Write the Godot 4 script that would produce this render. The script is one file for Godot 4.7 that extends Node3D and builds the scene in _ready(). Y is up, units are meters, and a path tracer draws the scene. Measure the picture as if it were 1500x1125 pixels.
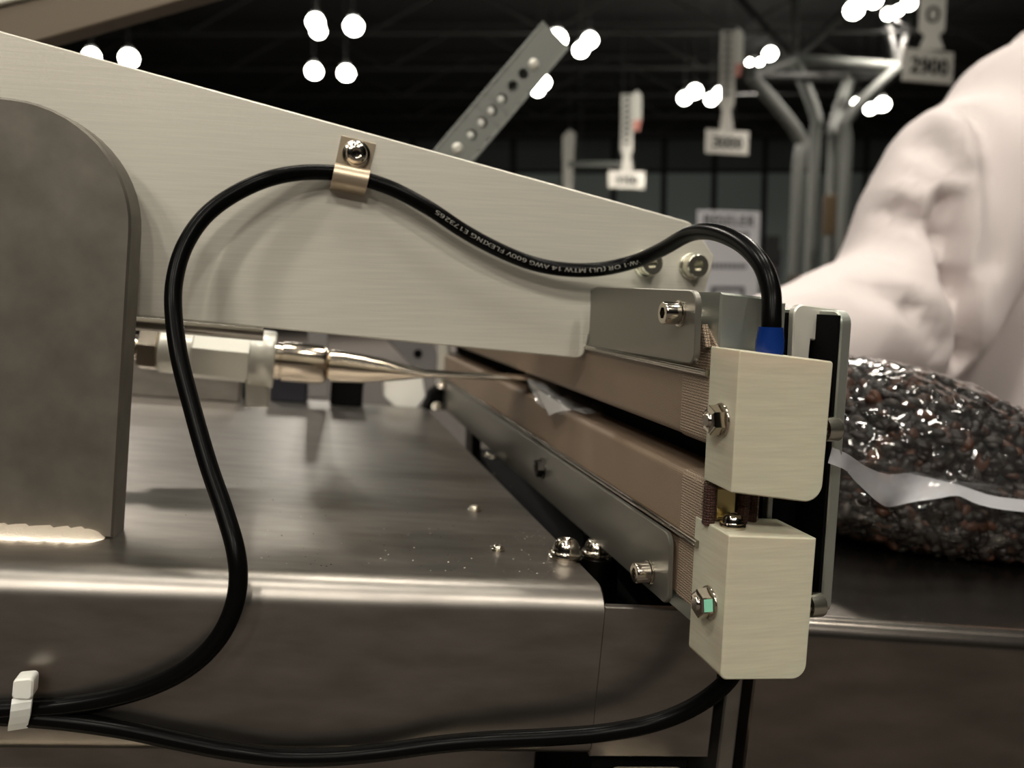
extends Node3D
# A vacuum sealing machine on a trade fair stand: a stainless base, a lever arm with a cable, two taped sealing jaws with nylon end blocks,
# a nozzle, a bag of dark beans on the side table, a person in a white coat and the dark exhibition hall behind. Metres; y is up.
# Frames: the machine's base stands square to the world; the jaws (JAW) lean a little and run into the depth; the hall (HALL) has its own axes.

var JAW := Transform3D(Basis(Vector3(0.99270, 0.06379, -0.10232), Vector3(-0.06345, 0.99796, 0.00658), Vector3(0.10253, -0.00004, 0.99473)), Vector3(0, 0.087, 0))
var HALL := Transform3D(Basis(Vector3(0.98475, 0.08988, 0.14893), Vector3(-0.08887, 0.99595, -0.01344), Vector3(-0.14954, 0.00000, 0.98876)), Vector3(0, 0.087, 0))
const ID := Transform3D.IDENTITY
var M := {}
var org := {}
var used := {}
var rng := RandomNumberGenerator.new()


# ---------------------------------------------------------------- mesh building
class MB:
	var v := PackedVector3Array()
	var n := PackedVector3Array()
	var uv := PackedVector2Array()

	func tri(a: Vector3, b: Vector3, c: Vector3, na: Vector3, nb: Vector3, nc: Vector3, ua := Vector2.ZERO, ub := Vector2.ZERO, uc := Vector2.ZERO) -> void:
		if (c - a).cross(b - a).dot(na + nb + nc) < 0.0:
			v.append_array([a, c, b]); n.append_array([na, nc, nb]); uv.append_array([ua, uc, ub])
		else:
			v.append_array([a, b, c]); n.append_array([na, nb, nc]); uv.append_array([ua, ub, uc])

	func quad(a: Vector3, b: Vector3, c: Vector3, d: Vector3, na: Vector3, nb: Vector3, nc: Vector3, nd: Vector3, ua := Vector2.ZERO, ub := Vector2.ZERO, uc := Vector2.ZERO, ud := Vector2.ZERO) -> void:
		tri(a, b, c, na, nb, nc, ua, ub, uc)
		tri(a, c, d, na, nc, nd, ua, uc, ud)

	# a polygon in the XY plane, thick from z = zf (front) to z = zb, with chamfered edges, moved by t
	func plate(given: PackedVector2Array, zf: float, zb: float, bevel := 0.0, t := Transform3D.IDENTITY) -> void:
		var p := given
		if Geometry2D.is_polygon_clockwise(p):
			p = given.duplicate()
			p.reverse()
		var k := p.size()
		var en := []
		var length := [0.0]
		for i in k:
			var e := p[(i + 1) % k] - p[i]
			length.append(length[i] + e.length())
			en.append(Vector2(e.y, -e.x).normalized())
		var inner := PackedVector2Array()
		for i in k:
			var a: Vector2 = en[(i + k - 1) % k]
			var b: Vector2 = en[i]
			inner.append(p[i] - (a + b) / maxf(0.3, 1.0 + a.dot(b)) * bevel)
		var large := PackedVector2Array()
		for q in inner:
			large.append((q - inner[0]) * 1000.0)   # the triangulation works best at a larger scale
		var faces := Geometry2D.triangulate_polygon(large)
		for z in [[zf, 1.0], [zb, -1.0]]:
			var nn: Vector3 = t.basis * Vector3(0, 0, z[1])
			for i in range(0, faces.size(), 3):
				var q := []
				for j in 3:
					q.append(inner[faces[i + j]])
				tri(t * Vector3(q[0].x, q[0].y, z[0]), t * Vector3(q[1].x, q[1].y, z[0]), t * Vector3(q[2].x, q[2].y, z[0]), nn, nn, nn, q[0], q[1], q[2])
		for i in k:
			var j := (i + 1) % k
			var na: Vector2 = en[i]
			var nb: Vector2 = en[i]
			if en[(i + k - 1) % k].dot(en[i]) > 0.8:
				na = (en[(i + k - 1) % k] + en[i]).normalized()
			if en[j].dot(en[i]) > 0.8:
				nb = (en[j] + en[i]).normalized()
			var n3a := t.basis * Vector3(na.x, na.y, 0)
			var n3b := t.basis * Vector3(nb.x, nb.y, 0)
			var u0: float = length[i]
			var u1: float = length[i + 1]
			quad(t * Vector3(p[i].x, p[i].y, zf - bevel), t * Vector3(p[j].x, p[j].y, zf - bevel), t * Vector3(p[j].x, p[j].y, zb + bevel), t * Vector3(p[i].x, p[i].y, zb + bevel),
				n3a, n3b, n3b, n3a, Vector2(u0, zf), Vector2(u1, zf), Vector2(u1, zb), Vector2(u0, zb))
			if bevel > 0.0:
				for z in [[zf, zf - bevel, 1.0], [zb, zb + bevel, -1.0]]:
					var f := t.basis * Vector3(0, 0, z[2])
					var ma := (n3a + f).normalized()
					var mb := (n3b + f).normalized()
					quad(t * Vector3(inner[i].x, inner[i].y, z[0]), t * Vector3(inner[j].x, inner[j].y, z[0]), t * Vector3(p[j].x, p[j].y, z[1]), t * Vector3(p[i].x, p[i].y, z[1]),
						ma, mb, mb, ma, Vector2(u0, zf), Vector2(u1, zf), Vector2(u1, zb), Vector2(u0, zb))

	func box(lo: Vector3, hi: Vector3, bevel := 0.0, t := Transform3D.IDENTITY) -> void:
		plate(PackedVector2Array([Vector2(lo.x, lo.y), Vector2(hi.x, lo.y), Vector2(hi.x, hi.y), Vector2(lo.x, hi.y)]), hi.z, lo.z, bevel, t)

	# profile of (radius, z) turned round z, from the front's centre to the back
	func lathe(prof: Array, segs: int, t := Transform3D.IDENTITY, sharp := false) -> void:
		var sn := []
		for i in prof.size() - 1:
			var d: Vector2 = prof[i + 1] - prof[i]
			sn.append(Vector2(-d.y, d.x).normalized())
		for i in prof.size() - 1:
			var n0: Vector2 = sn[i]
			var n1: Vector2 = sn[i]
			if i > 0 and sn[i - 1].dot(sn[i]) > 0.72:
				n0 = (sn[i - 1] + sn[i]).normalized()
			if i < prof.size() - 2 and sn[i + 1].dot(sn[i]) > 0.72:
				n1 = (sn[i + 1] + sn[i]).normalized()
			var p0: Vector2 = prof[i]
			var p1: Vector2 = prof[i + 1]
			for k in segs:
				var a := TAU * k / segs
				var b := TAU * (k + 1) / segs
				var da := Vector3(cos(a), sin(a), 0)
				var db := Vector3(cos(b), sin(b), 0)
				var ea := da
				var eb := db
				if sharp:
					ea = ((da + db) / 2.0).normalized()
					eb = ea
				var f := func(dir: Vector3, p: Vector2) -> Vector3: return t * (dir * p.x + Vector3(0, 0, p.y))
				var g := func(dir: Vector3, p: Vector2) -> Vector3: return (t.basis * (dir * p.x + Vector3(0, 0, p.y))).normalized()
				quad(f.call(da, p0), f.call(db, p0), f.call(db, p1), f.call(da, p1), g.call(ea, n0), g.call(eb, n0), g.call(eb, n1), g.call(ea, n1),
					Vector2(float(k) / segs, p0.y), Vector2(float(k + 1) / segs, p0.y), Vector2(float(k + 1) / segs, p1.y), Vector2(float(k) / segs, p1.y))

	# a tube along points; rx (across) and ry (up) may be arrays for a changing section
	func tube(pts: PackedVector3Array, r: float, segs := 12, up := Vector3.UP, rx := [], ry := []) -> void:
		var side := Vector3.ZERO
		var rings := []
		var norms := []
		var run := 0.0
		var runs := []
		var u := up
		for i in pts.size():
			var d := (pts[mini(i + 1, pts.size() - 1)] - pts[maxi(i - 1, 0)]).normalized()
			u = (u - d * u.dot(d)).normalized()
			side = d.cross(u)
			if i > 0:
				run += pts[i].distance_to(pts[i - 1])
			runs.append(run)
			var a: float = rx[i] if rx else r
			var b: float = ry[i] if ry else r
			var ring := PackedVector3Array()
			var nor := PackedVector3Array()
			for k in segs + 1:
				var w := TAU * k / segs
				ring.append(pts[i] + side * cos(w) * a + u * sin(w) * b)
				nor.append((side * cos(w) * b + u * sin(w) * a).normalized())
			rings.append(ring)
			norms.append(nor)
		for i in pts.size() - 1:
			for k in segs:
				quad(rings[i][k], rings[i][k + 1], rings[i + 1][k + 1], rings[i + 1][k], norms[i][k], norms[i][k + 1], norms[i + 1][k + 1], norms[i + 1][k],
					Vector2(runs[i], float(k) / segs), Vector2(runs[i], float(k + 1) / segs), Vector2(runs[i + 1], float(k + 1) / segs), Vector2(runs[i + 1], float(k) / segs))
		for e in [[0, 1], [pts.size() - 1, pts.size() - 2]]:
			var d: Vector3 = (pts[e[0]] - pts[e[1]]).normalized()
			for k in segs:
				tri(pts[e[0]], rings[e[0]][k], rings[e[0]][k + 1], d, d, d)

	# a grid of points as a surface with smooth normals; f(i, j) gives the point, flip turns it over
	func grid(w: int, h: int, f: Callable, flip := false, wrap := false) -> void:
		var p := PackedVector3Array()
		for j in h + 1:
			for i in w + 1:
				p.append(f.call(float(i) / w, float(j) / h))
		var q := PackedVector3Array()
		for j in h + 1:
			for i in w + 1:
				var a := p[j * (w + 1) + ((i + 1 if i < w else (1 if wrap else w)))] - p[j * (w + 1) + ((i - 1 if i > 0 else (w - 1 if wrap else 0)))]
				var b := p[mini(j + 1, h) * (w + 1) + i] - p[maxi(j - 1, 0) * (w + 1) + i]
				var m := a.cross(b).normalized()
				q.append(-m if flip else m)
		for j in h:
			for i in w:
				var k := j * (w + 1) + i
				var l := k + w + 1
				quad(p[k], p[k + 1], p[l + 1], p[l], q[k], q[k + 1], q[l + 1], q[l], Vector2(float(i) / w, float(j) / h), Vector2(float(i + 1) / w, float(j) / h), Vector2(float(i + 1) / w, float(j + 1) / h), Vector2(float(i) / w, float(j + 1) / h))

	func done(shift := Vector3.ZERO) -> ArrayMesh:
		var a := []
		a.resize(Mesh.ARRAY_MAX)
		if shift != Vector3.ZERO:
			for i in v.size():
				v[i] -= shift
		a[Mesh.ARRAY_VERTEX] = v
		a[Mesh.ARRAY_NORMAL] = n
		a[Mesh.ARRAY_TEX_UV] = uv
		var m := ArrayMesh.new()
		m.add_surface_from_arrays(Mesh.PRIMITIVE_TRIANGLES, a)
		return m


func poly(a: Array) -> PackedVector2Array:
	return PackedVector2Array(a)


# corners given as [point, radius], rounded with arcs
func rounded(a: Array, segs := 6) -> PackedVector2Array:
	var out := PackedVector2Array()
	var k := a.size()
	for i in k:
		var p: Vector2 = a[i][0]
		var r: float = a[i][1]
		if r <= 0.0:
			out.append(p)
			continue
		var d0: Vector2 = (a[(i + k - 1) % k][0] - p).normalized()
		var d1: Vector2 = (a[(i + 1) % k][0] - p).normalized()
		var half := acos(clampf(d0.dot(d1), -1, 1)) / 2.0
		var away := r / tan(half)
		var c := p + (d0 + d1).normalized() * (r / sin(half))
		var s := (p + d0 * away - c).angle()
		var turn := wrapf((p + d1 * away - c).angle() - s, -PI, PI)
		for j in segs + 1:
			out.append(c + Vector2.from_angle(s + turn * j / segs) * r)
	return out


# a smooth line through points
func spline(p: PackedVector3Array, per := 8) -> PackedVector3Array:
	var out := PackedVector3Array()
	for i in p.size() - 1:
		var a := p[maxi(i - 1, 0)]
		var b := p[i]
		var c := p[i + 1]
		var d := p[mini(i + 2, p.size() - 1)]
		for j in per:
			out.append(b.cubic_interpolate(c, a, d, float(j) / per))
	out.append(p[-1])
	return out


# the frame whose z points along a direction
func facing(at: Vector3, z: Vector3, roll := 0.0) -> Transform3D:
	var w := z.normalized()
	var x := (Vector3.UP if absf(w.y) < 0.9 else Vector3.RIGHT).cross(w).normalized()
	return Transform3D(Basis(x, w.cross(x), w).rotated(w, roll), at)


# ---------------------------------------------------------------- things and parts
func numbered(called: String) -> String:
	var n: int = used.get(called, 0)
	used[called] = n + 1
	return called if n == 0 else "%s_%03d" % [called, n]


func tag(o: Node, label: String, category: String, group := "") -> Node:
	o.set_meta("label", label)
	o.set_meta("category", category)
	if group:
		o.set_meta("group", group)
	return o


func thing(called: String, label: String, category: String, frame: Transform3D, at: Vector3, group := "") -> Node3D:
	var o := Node3D.new()
	o.name = numbered(called)
	o.transform = frame * Transform3D(Basis(), at)
	add_child(o, true)
	org[o] = at
	tag(o, label, category, group)
	return o


func part(called: String, mb: MB, mat: Material, under: Node3D, label := "") -> MeshInstance3D:
	var o := MeshInstance3D.new()
	o.name = called
	o.mesh = mb.done(org.get(under, Vector3.ZERO))
	o.material_override = mat
	under.add_child(o, true)
	if label:
		o.set_meta("label", label)
	# a sub-part is given in the same coordinates as its thing
	org[o] = org.get(under, Vector3.ZERO)
	return o


func solo(called: String, label: String, category: String, mb: MB, mat: Material, frame: Transform3D, at: Vector3, group := "") -> MeshInstance3D:
	var o := MeshInstance3D.new()
	o.name = numbered(called)
	o.transform = frame * Transform3D(Basis(), at)
	o.mesh = mb.done(at)
	o.material_override = mat
	add_child(o, true)
	tag(o, label, category, group)
	return o


func struct(called: String, mb: MB, mat: Material, frame: Transform3D) -> MeshInstance3D:
	var o := MeshInstance3D.new()
	o.name = called
	o.transform = frame
	o.mesh = mb.done()
	o.material_override = mat
	o.set_meta("kind", "structure")
	add_child(o, true)
	org[o] = Vector3.ZERO
	return o


# ---------------------------------------------------------------- materials
func mat(called: String, color: Color, metal: float, rough: float) -> StandardMaterial3D:
	var m := StandardMaterial3D.new()
	m.resource_name = called
	m.albedo_color = color
	m.metallic = metal
	m.roughness = rough
	M[called] = m
	return m


func noise(size: int, freq: float, octaves := 4, kind := FastNoiseLite.TYPE_SIMPLEX_SMOOTH, lo := 0.0, hi := 1.0, seed_ := 1) -> NoiseTexture2D:
	var f := FastNoiseLite.new()
	f.noise_type = kind
	f.frequency = freq
	f.fractal_octaves = octaves
	f.seed = seed_
	var t := NoiseTexture2D.new()
	t.width = size
	t.height = size
	t.seamless = true
	t.noise = f
	var g := Gradient.new()
	g.set_color(0, Color(lo, lo, lo))
	g.set_color(1, Color(hi, hi, hi))
	t.color_ramp = g
	return t


func tri_planar(m: StandardMaterial3D, scale: Vector3) -> void:
	m.uv1_triplanar = true
	m.uv1_scale = scale
	m.uv1_triplanar_sharpness = 8.0


func materials() -> void:
	var streak := noise(512, 0.02, 5)
	var blotch := noise(512, 0.012, 5, FastNoiseLite.TYPE_SIMPLEX_SMOOTH, 0.84, 1.0, 4)
	var m := mat("brushed_aluminium", Color(0.86, 0.845, 0.795), 0.35, 0.42)
	m.albedo_texture = noise(512, 0.02, 5, FastNoiseLite.TYPE_SIMPLEX_SMOOTH, 0.93, 1.0, 3)
	m.heightmap_enabled = true
	m.heightmap_texture = streak
	m.heightmap_scale = 0.0007
	tri_planar(m, Vector3(2.2, 170, 2.2))
	m = mat("machined_aluminium", Color(0.72, 0.735, 0.70), 0.85, 0.36)
	m.heightmap_enabled = true
	m.heightmap_texture = streak
	m.heightmap_scale = 0.002
	tri_planar(m, Vector3(30, 240, 30))
	m = mat("satin_aluminium", Color(0.88, 0.87, 0.83), 0.5, 0.36)
	m = mat("brushed_steel", Color(0.61, 0.59, 0.565), 1.0, 0.36)
	m.albedo_texture = blotch
	m.heightmap_enabled = true
	m.heightmap_texture = streak
	m.heightmap_scale = 0.0008
	tri_planar(m, Vector3(4, 14, 14))
	m = mat("side_steel", Color(0.56, 0.535, 0.51), 1.0, 0.26)
	m.albedo_texture = blotch
	m.heightmap_enabled = true
	m.heightmap_texture = streak
	m.heightmap_scale = 0.0006
	tri_planar(m, Vector3(4, 12, 12))
	m = mat("bead_blasted_steel", Color(0.47, 0.45, 0.415), 0.7, 0.5)
	m.albedo_texture = blotch
	m.heightmap_enabled = true
	m.heightmap_texture = noise(512, 0.15, 3)
	m.heightmap_scale = 0.0008
	tri_planar(m, Vector3(9, 9, 9))
	m = mat("polished_steel", Color(0.62, 0.60, 0.57), 1.0, 0.2)
	m = mat("clamp_steel", Color(0.50, 0.49, 0.46), 0.72, 0.36)
	m = mat("bolt_steel", Color(0.80, 0.77, 0.72), 1.0, 0.14)
	m = mat("bolt_zinc", Color(0.82, 0.81, 0.75), 0.95, 0.22)
	m = mat("nickel", Color(0.86, 0.81, 0.74), 1.0, 0.17)
	m = mat("clip_steel", Color(0.72, 0.66, 0.57), 0.75, 0.34)
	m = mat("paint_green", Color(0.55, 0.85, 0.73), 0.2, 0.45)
	m = mat("weld", Color(0.93, 0.88, 0.81), 0.45, 0.34)
	m.heightmap_enabled = true
	m.heightmap_texture = noise(256, 0.05, 3)
	m.heightmap_scale = 0.008
	tri_planar(m, Vector3(60, 60, 60))
	m = mat("brass", Color(0.78, 0.72, 0.52), 1.0, 0.3)
	m = mat("nylon", Color(0.775, 0.755, 0.67), 0.0, 0.42)
	m.albedo_texture = noise(512, 0.012, 5, FastNoiseLite.TYPE_SIMPLEX_SMOOTH, 0.93, 1.0, 7)
	m.heightmap_enabled = true
	m.heightmap_texture = noise(512, 0.02, 5, FastNoiseLite.TYPE_SIMPLEX_SMOOTH, 0.0, 1.0, 8)
	m.heightmap_scale = 0.0015
	m.subsurf_scatter_enabled = true
	m.subsurf_scatter_strength = 0.12
	tri_planar(m, Vector3(7, 90, 7))
	m = mat("cable_black", Color(0.03, 0.03, 0.03), 0.0, 0.27)
	m.metallic_specular = 0.176
	m = mat("print_grey", Color(0.62, 0.61, 0.58), 0.0, 0.5)
	m = mat("rubber", Color(0.02, 0.02, 0.02), 0.0, 0.8)
	m.metallic_specular = 0.2
	m = mat("dark_gap", Color(0.09, 0.085, 0.08), 0.2, 0.6)
	m = mat("terminal_blue", Color(0.045, 0.17, 0.43), 0.0, 0.22)
	m.backlight_enabled = true
	m.backlight = Color(0.05, 0.15, 0.4)
	m = mat("tie_white", Color(0.90, 0.89, 0.86), 0.0, 0.35)
	m.subsurf_scatter_enabled = true
	m.subsurf_scatter_strength = 0.1
	# glass cloth tape: a woven pattern, 1 mm of tape to a repeat of eight threads
	var weave := Image.create(64, 64, false, Image.FORMAT_RGB8)
	var relief := Image.create(64, 64, false, Image.FORMAT_RGB8)
	for y in 64:
		for x in 64:
			var over := ((x / 8) + (y / 8)) % 2 == 0
			var along := float(x % 8) / 7.0 if over else float(y % 8) / 7.0
			var hgt := sin(PI * along) * (1.0 if over else 0.8)
			relief.set_pixel(x, y, Color(hgt, hgt, hgt))
			var s := 0.62 + 0.38 * hgt
			weave.set_pixel(x, y, Color(s, s * 0.99, s * 0.975))
	for k in [["tape", Color(0.64, 0.555, 0.475), 0.38, 0.008, 260], ["tape_end", Color(0.74, 0.655, 0.57), 0.45, 0.04, 150]]:
		m = mat(k[0], k[1], 0.0, k[2])
		m.albedo_texture = ImageTexture.create_from_image(weave)
		m.heightmap_enabled = true
		m.heightmap_texture = ImageTexture.create_from_image(relief)
		m.heightmap_scale = k[3]
		tri_planar(m, Vector3(k[4], k[4], k[4]))
	m = mat("sleeving", Color(0.30, 0.16, 0.11), 0.0, 0.6)
	m.albedo_texture = ImageTexture.create_from_image(weave)
	m.heightmap_enabled = true
	m.heightmap_texture = ImageTexture.create_from_image(relief)
	m.heightmap_scale = 0.05
	tri_planar(m, Vector3(160, 160, 160))
	m = mat("film", Color(1, 1, 1, 0.01), 0.0, 0.05)
	m.metallic_specular = 0.5
	m.transparency = BaseMaterial3D.TRANSPARENCY_ALPHA
	m.cull_mode = BaseMaterial3D.CULL_DISABLED
	m = mat("flap_film", Color(0.86, 0.86, 0.88, 0.5), 0.0, 0.26)
	m.transparency = BaseMaterial3D.TRANSPARENCY_ALPHA
	m.cull_mode = BaseMaterial3D.CULL_DISABLED
	m = mat("bean", Color(1, 1, 1), 0.0, 0.36)
	m.metallic_specular = 0.3
	m.vertex_color_use_as_albedo = true
	m = mat("bean_core", Color(0.02, 0.016, 0.014), 0.0, 0.6)
	m = mat("coat", Color(0.85, 0.81, 0.805), 0.0, 0.85)
	m = mat("skin", Color(0.80, 0.60, 0.50), 0.0, 0.5)
	m = mat("hair", Color(0.12, 0.08, 0.06), 0.0, 0.5)
	m = mat("trousers", Color(0.12, 0.12, 0.14), 0.0, 0.9)
	# the hall
	m = mat("hall_black", Color(0.16, 0.16, 0.16), 0.0, 0.9)
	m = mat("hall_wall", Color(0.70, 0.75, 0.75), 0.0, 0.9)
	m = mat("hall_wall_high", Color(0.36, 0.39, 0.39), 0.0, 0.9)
	m = mat("rail_steel", Color(0.66, 0.62, 0.56), 0.7, 0.38)
	m = mat("dark_steel", Color(0.28, 0.27, 0.26), 1.0, 0.3)
	m = mat("grey_steel", Color(0.52, 0.53, 0.51), 0.5, 0.45)
	m = mat("rear_arm", Color(0.42, 0.38, 0.33), 0.6, 0.5)
	m = mat("film_glint", Color(0.95, 0.94, 0.93, 0.7), 0.0, 0.26)  # milky white stands in for a glint on the clear film
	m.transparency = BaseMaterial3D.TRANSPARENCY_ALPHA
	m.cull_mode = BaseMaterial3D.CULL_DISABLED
	m = mat("film_soft", Color(0.9, 0.9, 0.9, 0.28), 0.0, 0.12)
	m.transparency = BaseMaterial3D.TRANSPARENCY_ALPHA
	m.cull_mode = BaseMaterial3D.CULL_DISABLED
	m = mat("hall_floor", Color(0.29, 0.265, 0.248), 0.0, 0.85)
	m = mat("hall_steel", Color(0.39, 0.40, 0.385), 0.0, 0.6)
	m = mat("truss", Color(0.13, 0.13, 0.125), 0.0, 0.6)
	m = mat("sign_white", Color(0.80, 0.79, 0.76), 0.0, 0.7)
	m = mat("sign_black", Color(0.07, 0.07, 0.07), 0.0, 0.7)
	m = mat("sign_pink", Color(0.80, 0.52, 0.47), 0.0, 0.7)
	m = mat("poster_grey", Color(0.90, 0.89, 0.91), 0.0, 0.7)
	m = mat("poster_dark", Color(0.20, 0.20, 0.21), 0.0, 0.7)
	m = mat("lamp_shell", Color(0.5, 0.5, 0.5), 0.2, 0.5)
	m = mat("lamp_glow", Color(1, 1, 1), 0.0, 0.5)
	m.emission_enabled = true
	m.emission = Color(1.0, 0.985, 0.93)
	m.emission_energy_multiplier = LAMP_GLOW
	m = mat("case_blue", Color(0.025, 0.035, 0.09), 0.0, 0.4)
	m = mat("grey_paint", Color(0.42, 0.41, 0.41), 0.0, 0.5)
	m = mat("wood_tan", Color(0.34, 0.28, 0.20), 0.0, 0.6)


# ---------------------------------------------------------------- fasteners (their z points out of the surface)
# a socket head cap screw: radius, height of the head, across-corner radius of the hexagon, washers under it
func cap_screw(under: Node3D, called: String, t: Transform3D, r: float, h: float, hex: float, metal: Material, washers := 0, label := "") -> void:
	var mb := MB.new()
	var base := 0.0
	for w in washers:
		mb.lathe([Vector2(r * 0.6, base + r * 0.14), Vector2(r * 1.1, base + r * 0.14), Vector2(r * 1.15, base + r * 0.1), Vector2(r * 1.15, base + 0.00002), Vector2(r * 1.1, base)], 28, t)
		base += r * 0.16
	mb.lathe([Vector2(r * 0.90, base + h), Vector2(r * 0.97, base + h * 0.96), Vector2(r, base + h * 0.88), Vector2(r, base)], 28, t)
	var deep := base + h * 0.35
	for k in 24:
		var q := []
		for e in 2:
			var a := TAU * (k + e) / 24.0
			var rr := hex * cos(PI / 6.0) / cos(fposmod(a, PI / 3.0) - PI / 6.0)
			q.append([Vector3(cos(a) * rr, sin(a) * rr, 0), Vector3(cos(a) * r * 0.9, sin(a) * r * 0.9, 0)])
		var z := Vector3(0, 0, base + h)
		var d := Vector3(0, 0, deep)
		var n := t.basis.z
		mb.quad(t * (q[0][0] + z), t * (q[0][1] + z), t * (q[1][1] + z), t * (q[1][0] + z), n, n, n, n)
		var s: Vector3 = -(t.basis * ((q[0][0] + q[1][0]).normalized()))
		mb.quad(t * (q[0][0] + z), t * (q[1][0] + z), t * (q[1][0] + d), t * (q[0][0] + d), s, s, s, s)
		mb.tri(t * (q[0][0] + d), t * (q[1][0] + d), t * (d * 0.8), n, n, n)
	part(called, mb, metal, under, label)


# a domed button screw on a flange
func dome_screw(under: Node3D, called: String, t: Transform3D, r: float, h: float, metal: Material, label := "") -> void:
	var mb := MB.new()
	var prof := [Vector2(0, h * 0.42), Vector2(r * 0.26, h * 0.45), Vector2(r * 0.28, h * 0.95), Vector2(r * 0.34, h)]
	for k in range(1, 7):
		var a := PI / 2.0 * k / 6.0
		prof.append(Vector2(r * (0.34 + 0.46 * sin(a)), h * (0.40 + 0.60 * cos(a))))
	prof.append_array([Vector2(r * 0.84, h * 0.36), Vector2(r * 0.98, h * 0.34), Vector2(r, h * 0.26), Vector2(r * 0.9, h * 0.19), Vector2(r, h * 0.14), Vector2(r, 0)])
	mb.lathe(prof, 28, t)
	part(called, mb, metal, under, label)


# a hexagon nut with the end of its bolt
func hex_nut(under: Node3D, t: Transform3D, r: float, h: float, metal: Material) -> void:
	var mb := MB.new()
	mb.lathe([Vector2(r * 1.12, h * 0.14), Vector2(r * 1.15, h * 0.1), Vector2(r * 1.15, 0)], 28, t)
	mb.lathe([Vector2(r * 0.55, h), Vector2(r * 0.86, h), Vector2(r, h * 0.88), Vector2(r, h * 0.14)], 6, t, true)
	var o := part("nut", mb, metal, under)
	mb = MB.new()
	mb.lathe([Vector2(0, h * 1.18), Vector2(r * 0.38, h * 1.18), Vector2(r * 0.52, h * 1.02), Vector2(r * 0.52, h * 0.8)], 20, t)
	part("bolt_end", mb, metal, o)


const LAMP_GLOW := 30.0
const NUT_TURN := 0.35
const HALL_LAMP := 11.0
const OVERHEAD := [[-2.4, 5.0, 1.2, 2.5], [0.0, 5.0, 1.6, 2.5], [2.4, 5.0, 0.6, 2.5], [-2.2, 5.0, -1.8, 2.5], [0.2, 5.0, -1.4, 2.5], [2.2, 5.0, -2.2, 2.4],
	[-3.4, 5.0, 4.4, 11.0], [-0.6, 5.0, 5.2, 11.0], [2.4, 5.0, 4.6, 11.0], [-2.0, 5.0, 8.0, 12.0], [1.4, 5.0, 8.4, 12.0], [-4.0, 6.9, -8.0, 22.0], [4.0, 6.9, -9.0, 22.0]]  # unseen fill lamps, added behind the camera and over the aisle
const OVERHEAD_WORDS := ["left of the camera", "straight over the camera", "right of the camera", "over the left half of the base", "over the sealing jaws", "over the person in the white coat",
	"added fill at left in the first row behind the camera", "added fill in the middle of the first row behind the camera", "added fill at right in the first row behind the camera", "added fill at left in the second row behind the camera", "added fill at right in the second row behind the camera", "added fill at left over the aisle before the signs", "added fill at right over the aisle before the signs"]
const SHOULDER := Vector3(0.680, 0.336, -0.85)
const ELBOW := Vector3(0.5291, 0.1145, -0.8000)
const WRIST := Vector3(0.3413, 0.0670, -0.7100)

func _ready() -> void:
	rng.seed = 7
	# ------------------------------------------------ camera, world, light
	var cam := Camera3D.new()
	cam.name = "camera"
	var lens := CameraAttributesPhysical.new()
	lens.frustum_focal_length = 25.6
	lens.frustum_near = 0.02
	lens.frustum_far = 300.0
	lens.frustum_focus_distance = 0.24
	lens.exposure_aperture = 11.0
	cam.attributes = lens
	cam.transform = Transform3D(Basis(Vector3(0.98604, 0.08919, 0.14063), Vector3(-0.07462, 0.99159, -0.10573), Vector3(-0.14888, 0.09376, 0.98440)), Vector3(0, 0.087, 0))
	add_child(cam)
	cam.current = true
	var we := WorldEnvironment.new()
	we.name = "world"
	var env := Environment.new()
	env.background_mode = Environment.BG_COLOR
	env.background_color = Color(0.02, 0.02, 0.02)
	env.tonemap_mode = Environment.TONE_MAPPER_LINEAR
	env.tonemap_exposure = 1.12
	env.sdfgi_enabled = true
	env.ssao_enabled = true
	env.ssil_enabled = true
	we.environment = env
	add_child(we)
	materials()
	hall()
	machine()
	arm_and_cables()
	jaws()
	nozzle()
	far_parts()
	bag()
	person()


# ---------------------------------------------------------------- the hall
func lamp(where: Vector3, size: float, energy: float, label: String, group: String, area := false) -> void:
	var r := size * (1.0 if area else 0.78)
	var o := thing("high_bay_lamp", label, "lamp", HALL, where, group)
	var mb := MB.new()
	var turn := Transform3D(Basis(Vector3.RIGHT, -PI / 2), where)
	mb.lathe([Vector2(0, r * 1.25), Vector2(r * 0.22, r * 1.25), Vector2(r * 0.36, r * 0.95), Vector2(r * 0.62, r * 0.68), Vector2(r * 0.55, r * 0.60), Vector2(0, r * 0.62)], 18, turn)
	part("lamp_shell", mb, M.lamp_shell, o)
	mb = MB.new()
	var prof := []
	for k in 9:
		var a := PI * k / 8.0
		prof.append(Vector2(r * 0.95 * sin(a), r * (0.85 * cos(a) - 0.2)))
	mb.lathe(prof, 18, turn)
	part("lamp_glass", mb, M.lamp_glow, o)
	mb = MB.new()
	mb.tube(PackedVector3Array([where + Vector3(0, r * 1.2, 0), Vector3(where.x, 11.0, where.z)]), 0.018, 6, Vector3(0, 0, 1))
	part("hanger_rod", mb, M.truss, o)
	var l: Light3D
	if area:
		var al := AreaLight3D.new()
		al.area_size = Vector2(r * 1.8, r * 1.8)
		al.area_range = 200.0
		al.area_attenuation = 2.0
		l = al
		l.rotation.x = -PI / 2
	else:
		var sl := SpotLight3D.new()
		sl.spot_range = 200.0
		sl.spot_attenuation = 2.0
		sl.spot_angle = 78.0
		sl.spot_angle_attenuation = 0.6
		sl.light_size = r * 0.8
		l = sl
		l.rotation.x = -PI / 2
	l.name = "lamp_light"
	l.position = Vector3(0, -r * 1.15, 0)
	l.light_color = Color(1.0, 0.962, 0.91)
	l.light_energy = energy
	l.shadow_enabled = true
	o.add_child(l)


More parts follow.
